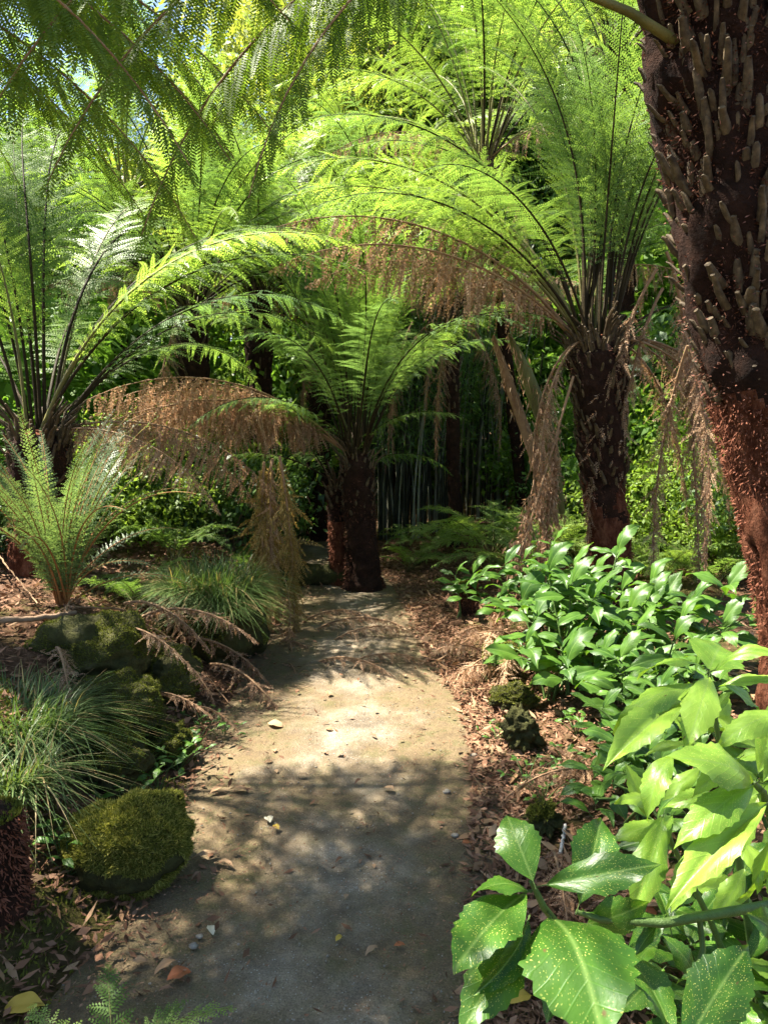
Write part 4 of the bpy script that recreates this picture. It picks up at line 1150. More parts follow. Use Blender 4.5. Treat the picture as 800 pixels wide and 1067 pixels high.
# small broad-leaved plants along the edges
def herb(label, px, py, n, size, seed, zg=0.0, group=None, h=0.12, kind_='plain'):
    v = -(py - 533.5) / FPX
    t_ = (EYE - zg) / (sp - cp * v)
    x, y = (px - 400) / FPX * t_, (cp + sp * v) * t_
    g = random.Random(seed)
    root = thing('small_plant', label, 'plant', (x, y, ground_z(x, y) - 0.01), group)
    st = MB()
    for e in range(n):
        an, rr_ = e * 2.4, 0.10 * math.sqrt(e / n)
        tip = Vector((math.cos(an) * rr_ * 1.5, math.sin(an) * rr_, h * g.uniform(.5, 1)))
        tube(st, [Vector((0, 0, 0)), tip * 0.6 + Vector((0, 0, 0.015)), tip], [0.003, 0.002, 0.0015], 4)
        for s in range(2):
            az = g.uniform(0, 6.28)
            dv = Vector((math.cos(az), math.sin(az), g.uniform(-.1, .5))).normalized()
            w_ = root.location + tip
            put_leaf(root, kind_, w_, w_ + dv * size * g.uniform(.7, 1.2), g.uniform(.5, .7), (0, -.3, 1), 0, g.randint(0, 4))
    st.build('stem', M['stem'], root)


for k, (px, py, n, sz, zg, lab) in enumerate([
        (185, 795, 9, 0.05, 0.03, 'small green plant growing by the sunlit leaf scrap at the left path edge'),
        (150, 800, 10, 0.05, 0.12, 'bright seedling cluster just above the mossy boulder'),
        (70, 880, 6, 0.06, 0.18, 'round leaved seedling beside the mossy boulder on its bank side'),
        (108, 835, 6, 0.05, 0.25, 'seedlings sprouting behind the top of the mossy boulder'),
        (205, 775, 6, 0.05, 0.0, 'leafy seedlings on the open path edge below the rocks'),
        (130, 690, 6, 0.06, 0.4, 'small plant rooted in the mossy rocks'),
        (190, 690, 6, 0.05, 0.25, 'small plant at the top of the dark dead frond'),
        (110, 760, 8, 0.05, 0.3, 'low green plant on the bank beside the long grass'),
        (548, 815, 9, 0.035, 0.02, 'bright mat of seedlings at the base of the mossy stump'),
        (520, 770, 8, 0.03, 0.02, 'yellow green seedlings between path and mossy stumps'),
        (90, 720, 9, 0.05, 0.45, 'leafy seedlings among the frond debris above the long grass'), (150, 740, 10, 0.045, 0.3, 'dense little plant creeping over the bank face'), (170, 770, 9, 0.05, 0.15, 'creeping plant at the foot of the bank'),
        (125, 790, 10, 0.05, 0.25, 'creeping plant draped above the boulder'), (210, 735, 7, 0.04, 0.1, 'small plant beside the trailing brown frond'), (60, 840, 7, 0.06, 0.3, 'soft leaved plant under the edge of the long grass'),
        (235, 765, 6, 0.04, 0.0, 'tiny plant out on the mossy path edge'), (165, 815, 8, 0.05, 0.05, 'sunlit creeping plant between boulder and path edge'), (590, 790, 8, 0.05, 0.1, 'small seedling plant in the litter right of the mossy stump'), (565, 830, 9, 0.04, 0.05, 'creeping seedlings in the litter below the mossy stump'), (600, 760, 7, 0.06, 0.1, 'leafy seedling at the foot of the laurel bushes'), (110, 660, 8, 0.06, 0.45, 'plant growing under the shield fern by the curved stick')]):
    herb(lab, px, py, n, sz, 60 + k, zg)

# ------------------------------------------------------------------ grass tufts
def grass_tuft(label, x, y, n, length, spread, seed, z=None, radius=0.12, group=None):
    g = np.random.default_rng(seed)
    zz = ground_z(x, y) if z is None else z
    mb = MB()
    an = g.random(n) * 2 * np.pi
    r_ = radius * np.sqrt(g.random(n))
    base = np.stack([np.cos(an) * r_, np.sin(an) * r_, np.zeros(n)], 1)
    out_ = norm(np.stack([np.cos(an), np.sin(an), np.zeros(n)], 1) + g.normal(size=(n, 3)) * np.array([.9, .9, 0]))
    ln = length * (0.35 + 0.95 * g.random(n))
    segs = 5
    w0 = 0.0035 + 0.002 * g.random(n)
    lean = spread * (0.15 + 1.3 * g.random(n))
    side = norm(np.cross(out_, np.array([0, 0, 1.0])))
    rows = []
    for s in range(segs + 1):
        t = s / segs
        h_ = ln * (t - lean * 0.75 * t * t)
        d_ = ln * lean * t * t * 0.9 + ln * 0.15 * t
        c_ = base + out_ * d_[:, None] + np.array([0, 0, 1.0]) * h_[:, None]
        ww = (w0 * (1 - t * 0.9))[:, None]
        rows.append(np.stack([c_ - side * ww, c_ + side * ww], 1))
    V = np.stack(rows, 1)
    idx = np.arange(n)[:, None] * (2 * (segs + 1)) + np.arange(segs)[None] * 2
    F = np.stack([idx, idx + 1, idx + 3, idx + 2], -1).reshape(-1, 4)
    dry = np.repeat(g.random(n) < 0.16, segs)
    mb.add(V.reshape(-1, 3), F[~dry])
    mb.f.append((F[dry], 1))
    o_ = mb.build('grass_tuft', [M['grass'], M['grass_dry']], None, (x, y, zz))
    return tag(o_, label, 'grass tuft', group)


grass_tuft('thick tuft of long dark grass on the left bank', -1.5, 3.0, 2200, 0.24, 1.25, 1, radius=0.24, z=0.33)
grass_tuft('second tuft of long grass hanging over the bank beside the boulder', -1.33, 2.62, 600, 0.22, 1.2, 2, radius=0.12, z=0.28)
grass_tuft('grass tuft crowning the mossy mound by the path', -1.12, 4.95, 3600, 0.23, 1.25, 3, z=0.48, radius=0.30)
grass_tuft('bright grass clump at the back of the mossy mound', -1.4, 5.3, 1800, 0.24, 1.2, 4, z=ground_z(-1.4, 5.3) + 0.06, radius=0.26)
grass_tuft('small grass tuft draped over the mound edge', -1.0, 4.72, 1200, 0.19, 1.35, 5, z=0.42, radius=0.14)

# ------------------------------------------------------------------ mossy rocks and stumps
def mossy_rock(label, x, y, rx, ry, rz, seed, tufts=3500, sink=0.3, z=None, name='mossy_rock', cat='rock', blade=0.010):
    g = np.random.default_rng(seed)
    V, F = ico(5)
    nz = fbm(V * 1.4 + seed, seed, 3)[:, None]
    W = V * (1 + (0.15 if 'boulder' in name else 0.25) * nz)
    W = W * np.array([rx, ry, rz]) + V * fbm(V * 4 + seed, seed, 4)[:, None] * (0.014 if 'boulder' in name else 0.03)
    zz = (ground_z(x, y) if z is None else z) + rz * (1 - sink) - 0.0
    o_ = MB().add(W, F).build(name, M['rock'], None, (x, y, zz), True)
    tag(o_, label, cat)
    tufts = int(tufts * 2.2)
    k = g.integers(0, len(F), tufts * 4)
    bc = g.dirichlet((1, 1, 1), len(k))
    p = (W[F[k]] * bc[..., None]).sum(1)
    n = norm(p / np.array([rx, ry, rz]) ** 2)
    keep = (n[:, 2] + 0.9 * vnoise(p * 9, seed) > -0.25) if 'boulder' in name else (n[:, 2] + 1.3 * vnoise(p * 6, seed) > 0.35)
    p, n = p[keep][:tufts], n[keep][:tufts]
    dv = norm(n + g.normal(size=n.shape) * 0.6)
    sv = norm(np.cross(dv, g.normal(size=dv.shape)))
    mb = MB()
    kites(mb, p, dv, sv, blade * (0.5 + g.random(len(p))), blade * 0.45)
    if 'boulder' in name:
        k2 = g.random(len(p)) < 0.55
        q2 = int(k2.sum())
        kites(mb, p[k2], norm(n[k2] + g.normal(size=(q2, 3)) * 0.9), norm(g.normal(size=(q2, 3))), blade * 1.5 * (0.5 + g.random(q2)), blade * 0.35, 1)
    mb.build('moss', [M['moss'], M['moss_gold']], o_)
    return o_


mossy_rock('rounded boulder under a cushion of yellow green moss beside the path', -0.89, 2.52, 0.205, 0.20, 0.155, 1, 16000, 0.2, z=0.0, name='mossy_boulder', blade=0.012)
mossy_rock('mossy mound of rock below the crowning grass tuft', -1.08, 5.0, 0.30, 0.35, 0.26, 2, 7000, 0.35, z=0.05, blade=0.014)
mossy_rock('mossy rock under the dark sprawling dead frond', -1.18, 4.1, 0.16, 0.22, 0.16, 3, 4000, 0.4, z=0.06)
mossy_rock('lumpy mossy rock in the bank below the shield fern', -1.5, 3.8, 0.28, 0.3, 0.2, 4, 6000, 0.75)
mossy_rock('shaded mossy rock between boulder and long grass', -1.13, 3.08, 0.13, 0.2, 0.14, 5, 3500, 0.5)
mossy_rock('mossy rock overhung by brown frond scraps', -1.25, 3.5, 0.2, 0.24, 0.18, 6, 4500, 0.6)
mossy_rock('small mossy rock half buried at the left path edge', -1.0, 3.45, 0.1, 0.13, 0.10, 7, 2500, 0.3, z=0.0)
mossy_rock('mossy lump right of the path by the fallen twig', 0.66, 3.55, 0.085, 0.08, 0.10, 8, 3000, 0.15, z=0.02, name='mossy_stump', cat='stump')
mossy_rock('flat topped mossy stump beside the straw coloured heap', 0.70, 4.55, 0.1, 0.09, 0.13, 9, 2500, 0.2, z=0.0, name='mossy_stump', cat='stump')
mossy_rock('tiny mossy knob in the litter beside the long dead frond', 0.60, 2.75, 0.05, 0.05, 0.05, 10, 1500, 0.3, z=0.06, name='mossy_stump', cat='stump')
mossy_rock('mossy slab beneath the pale twig', 0.72, 4.05, 0.12, 0.1, 0.06, 11, 2000, 0.3, z=0.03)
# red rotten stump at the left frame edge
def stump(label, px, py, Yd, r, h, seed, moss=True):
    p_ = P(px, py, Yd)
    z0 = ground_z(p_.x, p_.y) - 0.03
    root = thing('tree_stump', label, 'stump', (p_.x, p_.y, z0))
    mb, mm, st = fern_trunk(root, [Vector((p_.x, p_.y, z0)), Vector((p_.x, p_.y, z0 + h))], [r * 1.1, r], M['trunk_dark'], M['fibre'], 1, 0, 0.05, 2500, 24, seed, hair=0.02)
    mb.build('trunk', mm, root, smooth=True)
    g = np.random.default_rng(seed)
    n = 1500
    an, rr_ = g.random(n) * 6.28, r * np.sqrt(g.random(n))
    b_ = np.stack([np.cos(an) * rr_, np.sin(an) * rr_, np.full(n, h)], 1)
    dv = norm(np.array([0, 0, 1.0]) + g.normal(size=(n, 3)) * .5)
    m2 = MB()
    kites(m2, b_, dv, norm(np.cross(dv, g.normal(size=dv.shape))), 0.018, 0.007)
    m2.build('moss', M['moss'], root)


stump('rotten red fern stump with a mossy top at the frame edge near the boulder', -6, 985, 2.15, 0.10, 0.30, 31)
stump('short dark stump under the bright laurel sapling', 487, 660, 6.0, 0.07, 0.28, 32)

# ------------------------------------------------------------------ log, sticks, stalks
def stick(name, label, cat, pts, radii, mat, sides=7, wob=0.006, seed=0):
    g = np.random.default_rng(seed)
    pts = np.array([tuple(p_) for p_ in pts], float)
    n = 26
    tc, t = np.linspace(0, 1, len(pts)), np.linspace(0, 1, n)
    C = np.stack([np.interp(t, tc, pts[:, c]) for c in range(3)], 1)
    for _ in range(3):
        C[1:-1] = (C[:-2] + 2 * C[1:-1] + C[2:]) / 4
    rr_ = np.interp(t, tc, radii) * (1 + g.normal(size=n) * 0.06)
    C[1:-1] += g.normal(size=(n - 2, 3)) * wob * 0.4
    mb = MB()
    o0 = C[0].copy()
    tube(mb, C - o0, rr_, sides)
    o_ = mb.build(name, mat, None, Vector(o0), True)
    return tag(o_, label, cat)


def GP(px, py, lift=0.01):
    v = -(py - 533.5) / FPX
    best = None
    for zg in np.linspace(0, 0.7, 36):
        t_ = (EYE - zg) / (sp - cp * v)
        X_, Y_ = (px - 400) / FPX * t_, (cp + sp * v) * t_
        e = abs(ground_z(X_, Y_) - zg)
        if best is None or e < best[0]:
            best = (e, X_, Y_, zg)
    return Vector((best[1], best[2], ground_z(best[1], best[2]) + lift))


l0, l1 = P(292, 606, 7.3), P(385, 612, 7.35)
log = stick('mossy_log', 'mossy log lying across the path edge against the dark trunk', 'log', [Vector((l0.x, l0.y, 0.1)), Vector(((l0.x + l1.x) / 2, l0.y, 0.09)), Vector((l1.x, l1.y, 0.08))], [0.12, 0.11, 0.09], M['rock'], 16)
stick('fallen_stick', 'grey brown curved stick lying below the shield fern', 'stick', [GP(-40, 668, .1), GP(20, 662, .09), GP(60, 661, .08), GP(80, 655, .1)], [0.016, 0.016, 0.015, 0.01], M['wood'], 8)
stick('fallen_stick', 'long thin dead stalk trailing from the shield fern over the rocks', 'stick', [GP(75, 645, .06), GP(130, 655, .1), GP(190, 685, .08), GP(240, 735, .02)], [0.006, 0.006, 0.005, 0.003], M['stalk_dead'], 6)
stick('fallen_stick', 'thin dry stalk sloping across the bank at the left frame edge', 'stick', [GP(-10, 590, .15), GP(40, 640, .06)], [0.006, 0.004], M['stalk_dead'], 6)
stick('fallen_twig', 'reddish twig pointing from the mossy stumps across the path edge', 'twig', [GP(490, 725, .02), GP(515, 738, .05), GP(545, 765, .06)], [0.009, 0.01, 0.008], M['wood'], 7)
stick('fallen_twig', 'short grey forked twig standing out on the shaded path', 'twig', [GP(432, 838, .008), GP(430, 850, .02), GP(432, 860, .008)], [0.004, 0.004, 0.002], M['bark'], 6)
stick('fallen_twig', 'pale lichen covered twig on the path beside the laurel', 'twig', [GP(447, 848, .01), GP(458, 849, .014), GP(470, 852, .01)], [0.005, 0.006, 0.004], M['greywood'], 6)
stick('fallen_twig', 'thin white twig lying by the upright spotted leaf', 'twig', [GP(500, 884, .008), GP(510, 880, .012), GP(520, 868, .01)], [0.003, 0.003, 0.002], M['greywood'], 6)
stick('fallen_twig', 'stiff grey stick propped beside the upright spotted leaf', 'twig', [GP(583, 895, .01), GP(588, 870, .05)], [0.007, 0.006], M['greywood'], 6)

# dead stalks hanging off the fan crowned fern, down to the straw heap
def hanging_stalk(label, pts, radii, ragged, seed):
    g = np.random.default_rng(seed)
    o_ = stick('dead_stalk', label, 'dead stalk', pts, radii, M['stalk_dead'], 6, 0.004, seed)
    P_ = np.array([tuple(q_ - pts[0]) for q_ in pts])
    tc = np.linspace(0, 1, len(P_))
    n = ragged
    t = 0.15 + 0.85 * g.random(n)
    b_ = np.stack([np.interp(t, tc, P_[:, c]) for c in range(3)], 1) + g.normal(size=(n, 3)) * 0.035 * (0.4 + t)[:, None]
    dv = norm(np.array([0, 0, -1.0]) + g.normal(size=(n, 3)) * 0.45)
    sv = norm(np.cross(dv, g.normal(size=dv.shape)))
    m2 = MB()
    kites(m2, b_, dv, sv, 0.05 * (0.4 + g.random(n)), 0.014)
    m2.build('leaves', M['dead'], o_)


hanging_stalk('dead stalk slanting from the fan crown down to the straw heap', [P(597, 392, 5.75), P(560, 520, 5.6), P(525, 630, 5.4), P(492, 700, 5.1)], [0.010, 0.009, 0.008, 0.006], 900, 1)
hanging_stalk('ragged dead stalk hanging beside the broken green sheath', [P(582, 440, 5.9), P(574, 520, 5.9), P(562, 600, 5.8), P(548, 650, 5.7)], [0.010, 0.010, 0.012, 0.01], 1600, 2)
hanging_stalk('short ragged stalk between the slanting one and the sheath', [P(556, 500, 5.8), P(545, 560, 5.7), P(535, 590, 5.7)], [0.007, 0.007, 0.005], 500, 3)
# broken sheath: two flat stalks leaning up and apart
def sheath():
    b_ = P(585, 535, 6.6)
    root = thing('broken_stalk', 'broad broken stalk with a green and a brown half leaning behind the fan crowned trunk', 'broken stalk', b_)
    for nm, pts, mat, fl in (('green_half', [(585, 535), (572, 450), (548, 390), (530, 348)], M['sheath'], 0.5), ('brown_half', [(580, 545), (555, 470), (528, 395), (514, 350)], M['stalk_dead'], 0.4)):
        mb = MB()
        pp = [np.array(P(x, y, 6.6 + (0.06 if nm == 'green_half' else 0))) - np.array(b_) for x, y in pts]
        t = np.linspace(0, 1, 14)
        C = np.stack([np.interp(t, np.linspace(0, 1, 4), [q_[c] for q_ in pp]) for c in range(3)], 1)
        for _ in range(3):
            C[1:-1] = (C[:-2] + 2 * C[1:-1] + C[2:]) / 4
        w = np.interp(t, [0, .3, .7, 1], [0.03, 0.07, 0.06, 0.015]) * (1 if nm == 'green_half' else 0.7)
        tube(mb, C, w, 10, 0, fl)
        gg = np.random.default_rng(3)
        kk = 260
        ii = gg.integers(0, len(C), kk)
        dv = norm(np.array([0.1, 0, -1.0]) + gg.normal(size=(kk, 3)) * 0.3)
        kites(mb, C[ii] + gg.normal(size=(kk, 3)) * w[ii][:, None] * 0.6, dv, norm(np.cross(dv, gg.normal(size=(kk, 3)))), 0.10 * gg.random(kk) + 0.03, 0.012, 1)
        mb.build(nm, [mat, M['dead']], root, smooth=True)


sheath()

# ------------------------------------------------------------------ fallen leaves on the path
def fallen_mesh(seed, ln, w, mat, curl=0.2):
    mb = MB()
    v_, f_, uv_ = laurel_leaf(seed, curl * 0.6, 0.5, False)
    v_ = v_ * np.array([ln, ln * w * 2, ln]) - np.array([ln / 2, 0, 0])
    v_[:, 2] = v_[:, 2] - v_[:, 2].min()
    mb.add(v_, f_, 0, uv_)
    return mb.mesh('fallen_leaf', [mat], True)


def fallen(label, px, py, ln, w, mat, az, seed, group=None, curl=0.25):
    o_ = link_mesh('fallen_leaf', fallen_mesh(seed, ln, w, M[mat], curl))
    o_.location = GPP(px, py)
    o_.rotation_euler = (R.uniform(-.15, .15), R.uniform(-.15, .15), math.radians(az))
    return tag(o_, label, 'leaf', group)


def GPP(px, py):
    v = -(py - 533.5) / FPX
    t_ = (EYE - 0.0) / (sp - cp * v)
    X_, Y_ = (px - 400) / FPX * t_, (cp + sp * v) * t_
    return Vector((X_, Y_, max(ground_z(X_, Y_), 0.006) + 0.008))


for args in [('curled rust red fallen leaf on the shaded path', 187, 1022, 0.07, 0.42, 'orangeleaf', 30, 1), ('pale cream fallen leaf on the path', 220, 974, 0.05, 0.3, 'paleleaf', 120, 2),
             ('small yellow leaf alone in the middle of the path', 353, 983, 0.032, 0.3, 'yellowleaf', 60, 3), ('yellow orange leaf beneath the spotted laurel', 541, 1048, 0.085, 0.42, 'yellowleaf', 20, 4),
             ('greyish leaf beside a yellow one on the path', 280, 858, 0.055, 0.35, 'paleleaf', 110, 5), ('yellow leaf touching a greyish one on the path', 288, 866, 0.04, 0.35, 'yellowleaf', 130, 6),
             ('large tan leaf at the left path edge', 250, 828, 0.09, 0.22, 'dryleaf', -10, 7), ('tan leaf overlapping the path edge near the large one', 228, 828, 0.08, 0.25, 'dryleaf', 35, 8),
             ('broad tan leaf where the sunlit patch meets the left edge', 287, 760, 0.10, 0.32, 'dryleaf', -20, 9), ('small tan leaf in the shade below the sunlit patch', 315, 812, 0.055, 0.2, 'dryleaf', 0, 10),
             ('folded tan leaf on the striped shade', 405, 826, 0.06, 0.35, 'dryleaf', -40, 11), ('long curled brown leaf beside the rust red one', 173, 1013, 0.07, 0.25, 'dryleaf', 40, 12),
             ('thin curled leaf on the path towards the laurel', 387, 997, 0.05, 0.2, 'dryleaf', 45, 13), ('orange brown leaf scrap by the laurel tip', 416, 990, 0.035, 0.4, 'orangeleaf', 10, 14),
             ('pink brown leaf by the white twig', 486, 883, 0.04, 0.45, 'orangeleaf', 20, 15), ('tan leaf at the root of the mossy rocks', 205, 765, 0.10, 0.3, 'dryleaf', 60, 16),
             ('second tan leaf at the root of the mossy rocks', 195, 772, 0.09, 0.28, 'dryleaf', 20, 17), ('sunlit scrap of tan leaf beside the boulder', 165, 845, 0.07, 0.4, 'dryleaf', 0, 18),
             ('sunlit tan leaf tucked by the small green plant', 185, 838, 0.08, 0.35, 'dryleaf', 30, 19), ('long leaf on the fan of dry leaves beside the boulder', 215, 897, 0.10, 0.14, 'dryleaf', 20, 20),
             ('dry leaf pointing away from the boulder', 235, 905, 0.08, 0.15, 'dryleaf', -30, 21), ('slim dry leaf leaning on the boulder', 185, 892, 0.09, 0.18, 'dryleaf', 50, 22),
             ('large yellowed leaf lying at the bottom edge below the boulder', 25, 1058, 0.11, 0.35, 'yellowleaf', 10, 23), ('upright brown leaf stuck among the laurel stems', 668, 985, 0.1, 0.4, 'orangeleaf', 80, 24)]:
    fallen(*args)
small = [fallen_mesh(40 + q, 1.0, w_, M[mt_], 0.3) for q, (w_, mt_) in enumerate([(0.3, 'dryleaf'), (0.25, 'litter'), (0.4, 'dryleaf'), (0.2, 'litter')])]
for q in range(90):
    y_ = R.uniform(1.9, 7.0)
    s_ = R.choice([-1, 1]) * (1 - R.random() ** 1.6) if q % 4 else R.uniform(-.8, .8)
    x_ = float(path_c(y_) + s_ * path_h(y_))
    o_ = link_mesh('fallen_leaf', small[q % 4])
    o_.scale = (R.uniform(0.02, 0.05),) * 3
    o_.location = (x_, y_, max(0.014, ground_z(x_, y_) + 0.004))
    o_.rotation_euler = (R.uniform(-.2, .2), R.uniform(-.2, .2), R.uniform(0, 6.28))
    tag(o_, 'tiny dry brown leaf scrap lying on the path', 'leaf', 'small leaf scraps on the path')
V, F = ico(1)
g = np.random.default_rng(99)
mb = MB()
n = 2600
y = 1.8 + 7 * g.random(n) ** 1.3
x = path_c(y) + path_h(y) * np.clip(g.normal(size=n) * 0.55, -1.05, 1.05)
rr_ = 0.0014 + 0.0036 * g.random(n) ** 5
W = V[None] * (rr_[:, None] * np.stack([g.uniform(.7, 1.4, n), g.uniform(.7, 1.3, n), g.uniform(.5, .9, n)], 1))[:, None, :] + np.stack([x, y, np.full(n, 0.009)], 1)[:, None, :]
mb.add(W.reshape(-1, 3), (F[None] + (np.arange(n) * len(V))[:, None, None]).reshape(-1, 3))
tag(mb.build('gravel', M['pebble']), 'fine grey grit scattered over the path', 'gravel', None, 'stuff')
V, F = ico(2)
for q, (px, py, r_, lab) in enumerate([(202, 990, 0.012, 'grey pebble on the path below the boulder'), (493, 790, 0.016, 'pale pebble at the sunlit right path edge'), (474, 874, 0.013, 'round whitish pebble by the laurel tip'),
                                       (465, 828, 0.014, 'grey flat pebble on the striped shade'), (208, 980, 0.010, 'smaller pebble touching the grey one below the boulder')]):
    W = V * (1 + 0.25 * fbm(V * 1.5 + q, q, 2)[:, None]) * np.array([r_ * 1.2, r_, r_ * .6])
    o_ = MB().add(W, F).build('pebble', M['pebble'], None, GPP(px, py), True)
    tag(o_, lab, 'pebble')

# ------------------------------------------------------------------ litter, moss and small debris on the ground
def litter(name, label, n, region, seed, size=(0.02, 0.06), mat='litter'):
    g = np.random.default_rng(seed)
    x, y, keep = region(g, n)
    x, y = x[keep], y[keep]
    z = height(x, y)
    n = len(x)
    base = np.stack([x, y, np.maximum(z, 0.008) + 0.004 + 0.02 * g.random(n) ** 2], 1)
    az = g.random(n) * 6.283
    dv = norm(np.stack([np.cos(az), np.sin(az), g.normal(size=n) * 0.35], 1))
    sv = norm(np.cross(dv, norm(np.array([0, 0, 1.0]) + g.normal(size=(n, 3)) * 0.5)))
    ln = g.uniform(*size, n)
    mb = MB()
    kites(mb, base, dv, sv, ln, ln * g.uniform(0.12, 0.5, n), 0, 0.0, 0.45)
    o_ = mb.build(name, M[mat])
    tag(o_, label, 'leaf litter', None, 'stuff')


def reg_edges(g, n):
    y = 1.2 + 9 * g.random(n) ** 1.3
    s = g.choice([-1, 1], n, p=[0.2, 0.8])
    off = g.exponential(0.7, n) - np.where(s > 0, 0.16, 0.02)
    x = path_c(y) + s * (path_h(y) + off)
    return x, y, np.abs(x) < 4


def reg_bankl(g, n):
    y = 1.8 + 5 * g.random(n)
    x = path_c(y) - path_h(y) - 0.1 - 1.6 * g.random(n)
    return x, y, np.ones(n, bool)


def reg_drift(g, n):
    y = 1.8 + 5.5 * g.random(n)
    s = g.choice([-1, 1], n, p=[0.7, 0.3])
    x = path_c(y) + s * (path_h(y) - g.exponential(0.16, n) + 0.05)
    return x, y, np.ones(n, bool)


def reg_far(g, n):
    y = 6 + 14 * g.random(n)
    x = g.uniform(-5, 6, n)
    return x, y, np.abs(x - path_c(y)) > path_h(y) * 0.8


def reg_path(g, n):
    y = 1.7 + 8 * g.random(n) ** 1.4
    u = np.sign(g.random(n) - .5) * g.random(n) ** 0.6
    x = path_c(y) + u * path_h(y)
    return x, y, np.ones(n, bool)


litter('leaf_litter', 'pink brown leaf litter banked along both path edges', 42000, reg_edges, 1, (0.015, 0.055))
litter('leaf_litter', 'brown leaf litter under the ferns beyond the bend', 6000, reg_far, 2, (0.04, 0.10))
litter('leaf_litter', 'dark brown leaf litter caught over the left bank', 9000, reg_bankl, 4, (0.02, 0.07))
litter('leaf_crumbs', 'fine brown leaf crumbs sprinkled over the path', 11000, reg_path, 3, (0.003, 0.017))
litter('leaf_litter', 'larger curled dry leaves strewn through the litter on both sides', 2600, reg_edges, 6, (0.05, 0.11), 'dryleaf')
litter('leaf_litter', 'leaf scraps drifting in from the left path edge', 1800, reg_drift, 7, (0.012, 0.05))


def reg_bank(g, n):
    y = 1.6 + 5.5 * g.random(n)
    off = g.random(n) ** 0.8 * 1.0 - 0.05
    x = path_c(y) - path_h(y) - off
    q_ = np.stack([x, y, np.zeros(n)], 1)
    return x, y, fbm(q_ * 2.2, 77, 3) > 0.0


g = np.random.default_rng(5)
x, y, k = reg_bank(g, 26000)
x, y = x[k], y[k]
b_ = np.stack([x, y, height(x, y)], 1)
dv = norm(np.array([0.2, 0, 1.0]) + g.normal(size=b_.shape) * 0.6)
mb = MB()
kites(mb, b_, dv, norm(np.cross(dv, g.normal(size=dv.shape))), 0.02 * (0.5 + g.random(len(b_))), 0.008)
tag(mb.build('moss', M['moss']), 'short green moss coating the left bank', 'moss', None, 'stuff')

# ------------------------------------------------------------------ bamboo
def bamboo(label, px, Yd, n, spread, seed, h=(4.5, 7.0)):
    g = random.Random(seed)
    c = P(px, 560, Yd)
    z0 = ground_z(c.x, c.y) - 0.03
    root = thing('bamboo_clump', label, 'bamboo', (c.x, c.y, z0))
    lv = MB()
    gg = np.random.default_rng(seed)
    for q in range(n):
        an, rr_ = g.uniform(0, 6.28), spread * math.sqrt(g.random())
        bx, by = rr_ * math.cos(an), rr_ * math.sin(an) * 0.7
        hh = g.uniform(*h)
        lx, ly = bx * g.uniform(-.1, .5) + g.uniform(-.5, .5), by * .3 + g.uniform(-.2, .2)
        r_ = g.uniform(0.007, 0.019)
        segs = int(hh / 0.28)
        pts, rad = [], []
        for s in range(segs + 1):
            t = s / segs
            cpt = Vector((bx + lx * t * t * 1.5, by + ly * t * t, hh * t))
            rs = r_ * (1 - 0.6 * t)
            for e, k_ in ((-.018, 1), (0, 1.22), (.018, 1)):
                pts.append(cpt + Vector((0, 0, e)))
                rad.append(rs * k_)
        mb = MB()
        tube(mb, pts, rad, 6)
        mb.build('culm', M['culm_pale'] if g.random() < 0.36 else M['culm_dark'], root, smooth=True)
        for s in range(int(segs * 0.45), segs + 1):
            m_ = 16
            t = s / segs
            cpt = np.array([bx + lx * t * t * 1.5, by + ly * t * t, hh * t])
            b0 = cpt + gg.normal(size=(m_, 3)) * np.array([.22, .22, .10])
            dv_ = norm(np.array([0, 0, -.5]) + gg.normal(size=(m_, 3)))
            kites(lv, b0, dv_, norm(np.cross(dv_, gg.normal(size=(m_, 3)))), 0.13, 0.018)
    lv.build('leaves', M['bamboo_leaf'], root)


bamboo('crowded clump of thin bamboo right behind the dark trunk, pale and dark culms mixed', 418, 9.8, 85, 0.62, 1, (2.6, 4.2))
bamboo('bamboo clump of taller dark culms in the middle distance', 485, 11.0, 50, 0.6, 2, (3.2, 4.8))
bamboo('sparse bamboo stems at the edge of the sunlit clearing', 520, 12.5, 9, 0.7, 3, (3.5, 5))

# ------------------------------------------------------------------ broad-leaved shrubs and trees behind
def leaf_cloud(n_clump, per, rad, clump_r, leaf, seed, hollow=0.35, up=0.3):
    g = np.random.default_rng(seed)
    d = norm(g.normal(size=(n_clump, 3)))
    d[:, 2] *= 1.0
    r_ = hollow + (1 - hollow) * g.random(n_clump) ** 0.5
    c = d * r_[:, None] * np.array(rad)
    c += (vnoise(c * 0.9, seed)[:, None] * d) * np.array(rad) * 0.25
    p = np.repeat(c, per, 0) + g.normal(size=(n_clump * per, 3)) * clump_r * np.array([1, 1, 0.6])
    dv = norm(g.normal(size=p.shape) + np.array([0, 0, -0.35]))
    nrm_ = norm(g.normal(size=p.shape) * 0.6 + np.array([0, 0, 1.0]))
    sv = norm(np.cross(dv, nrm_))
    mb = MB()
    ln = leaf * g.uniform(0.6, 1.3, len(p))
    kites(mb, p, dv, sv, ln, ln * 0.5, 0, 0.1, 0.45)
    return mb


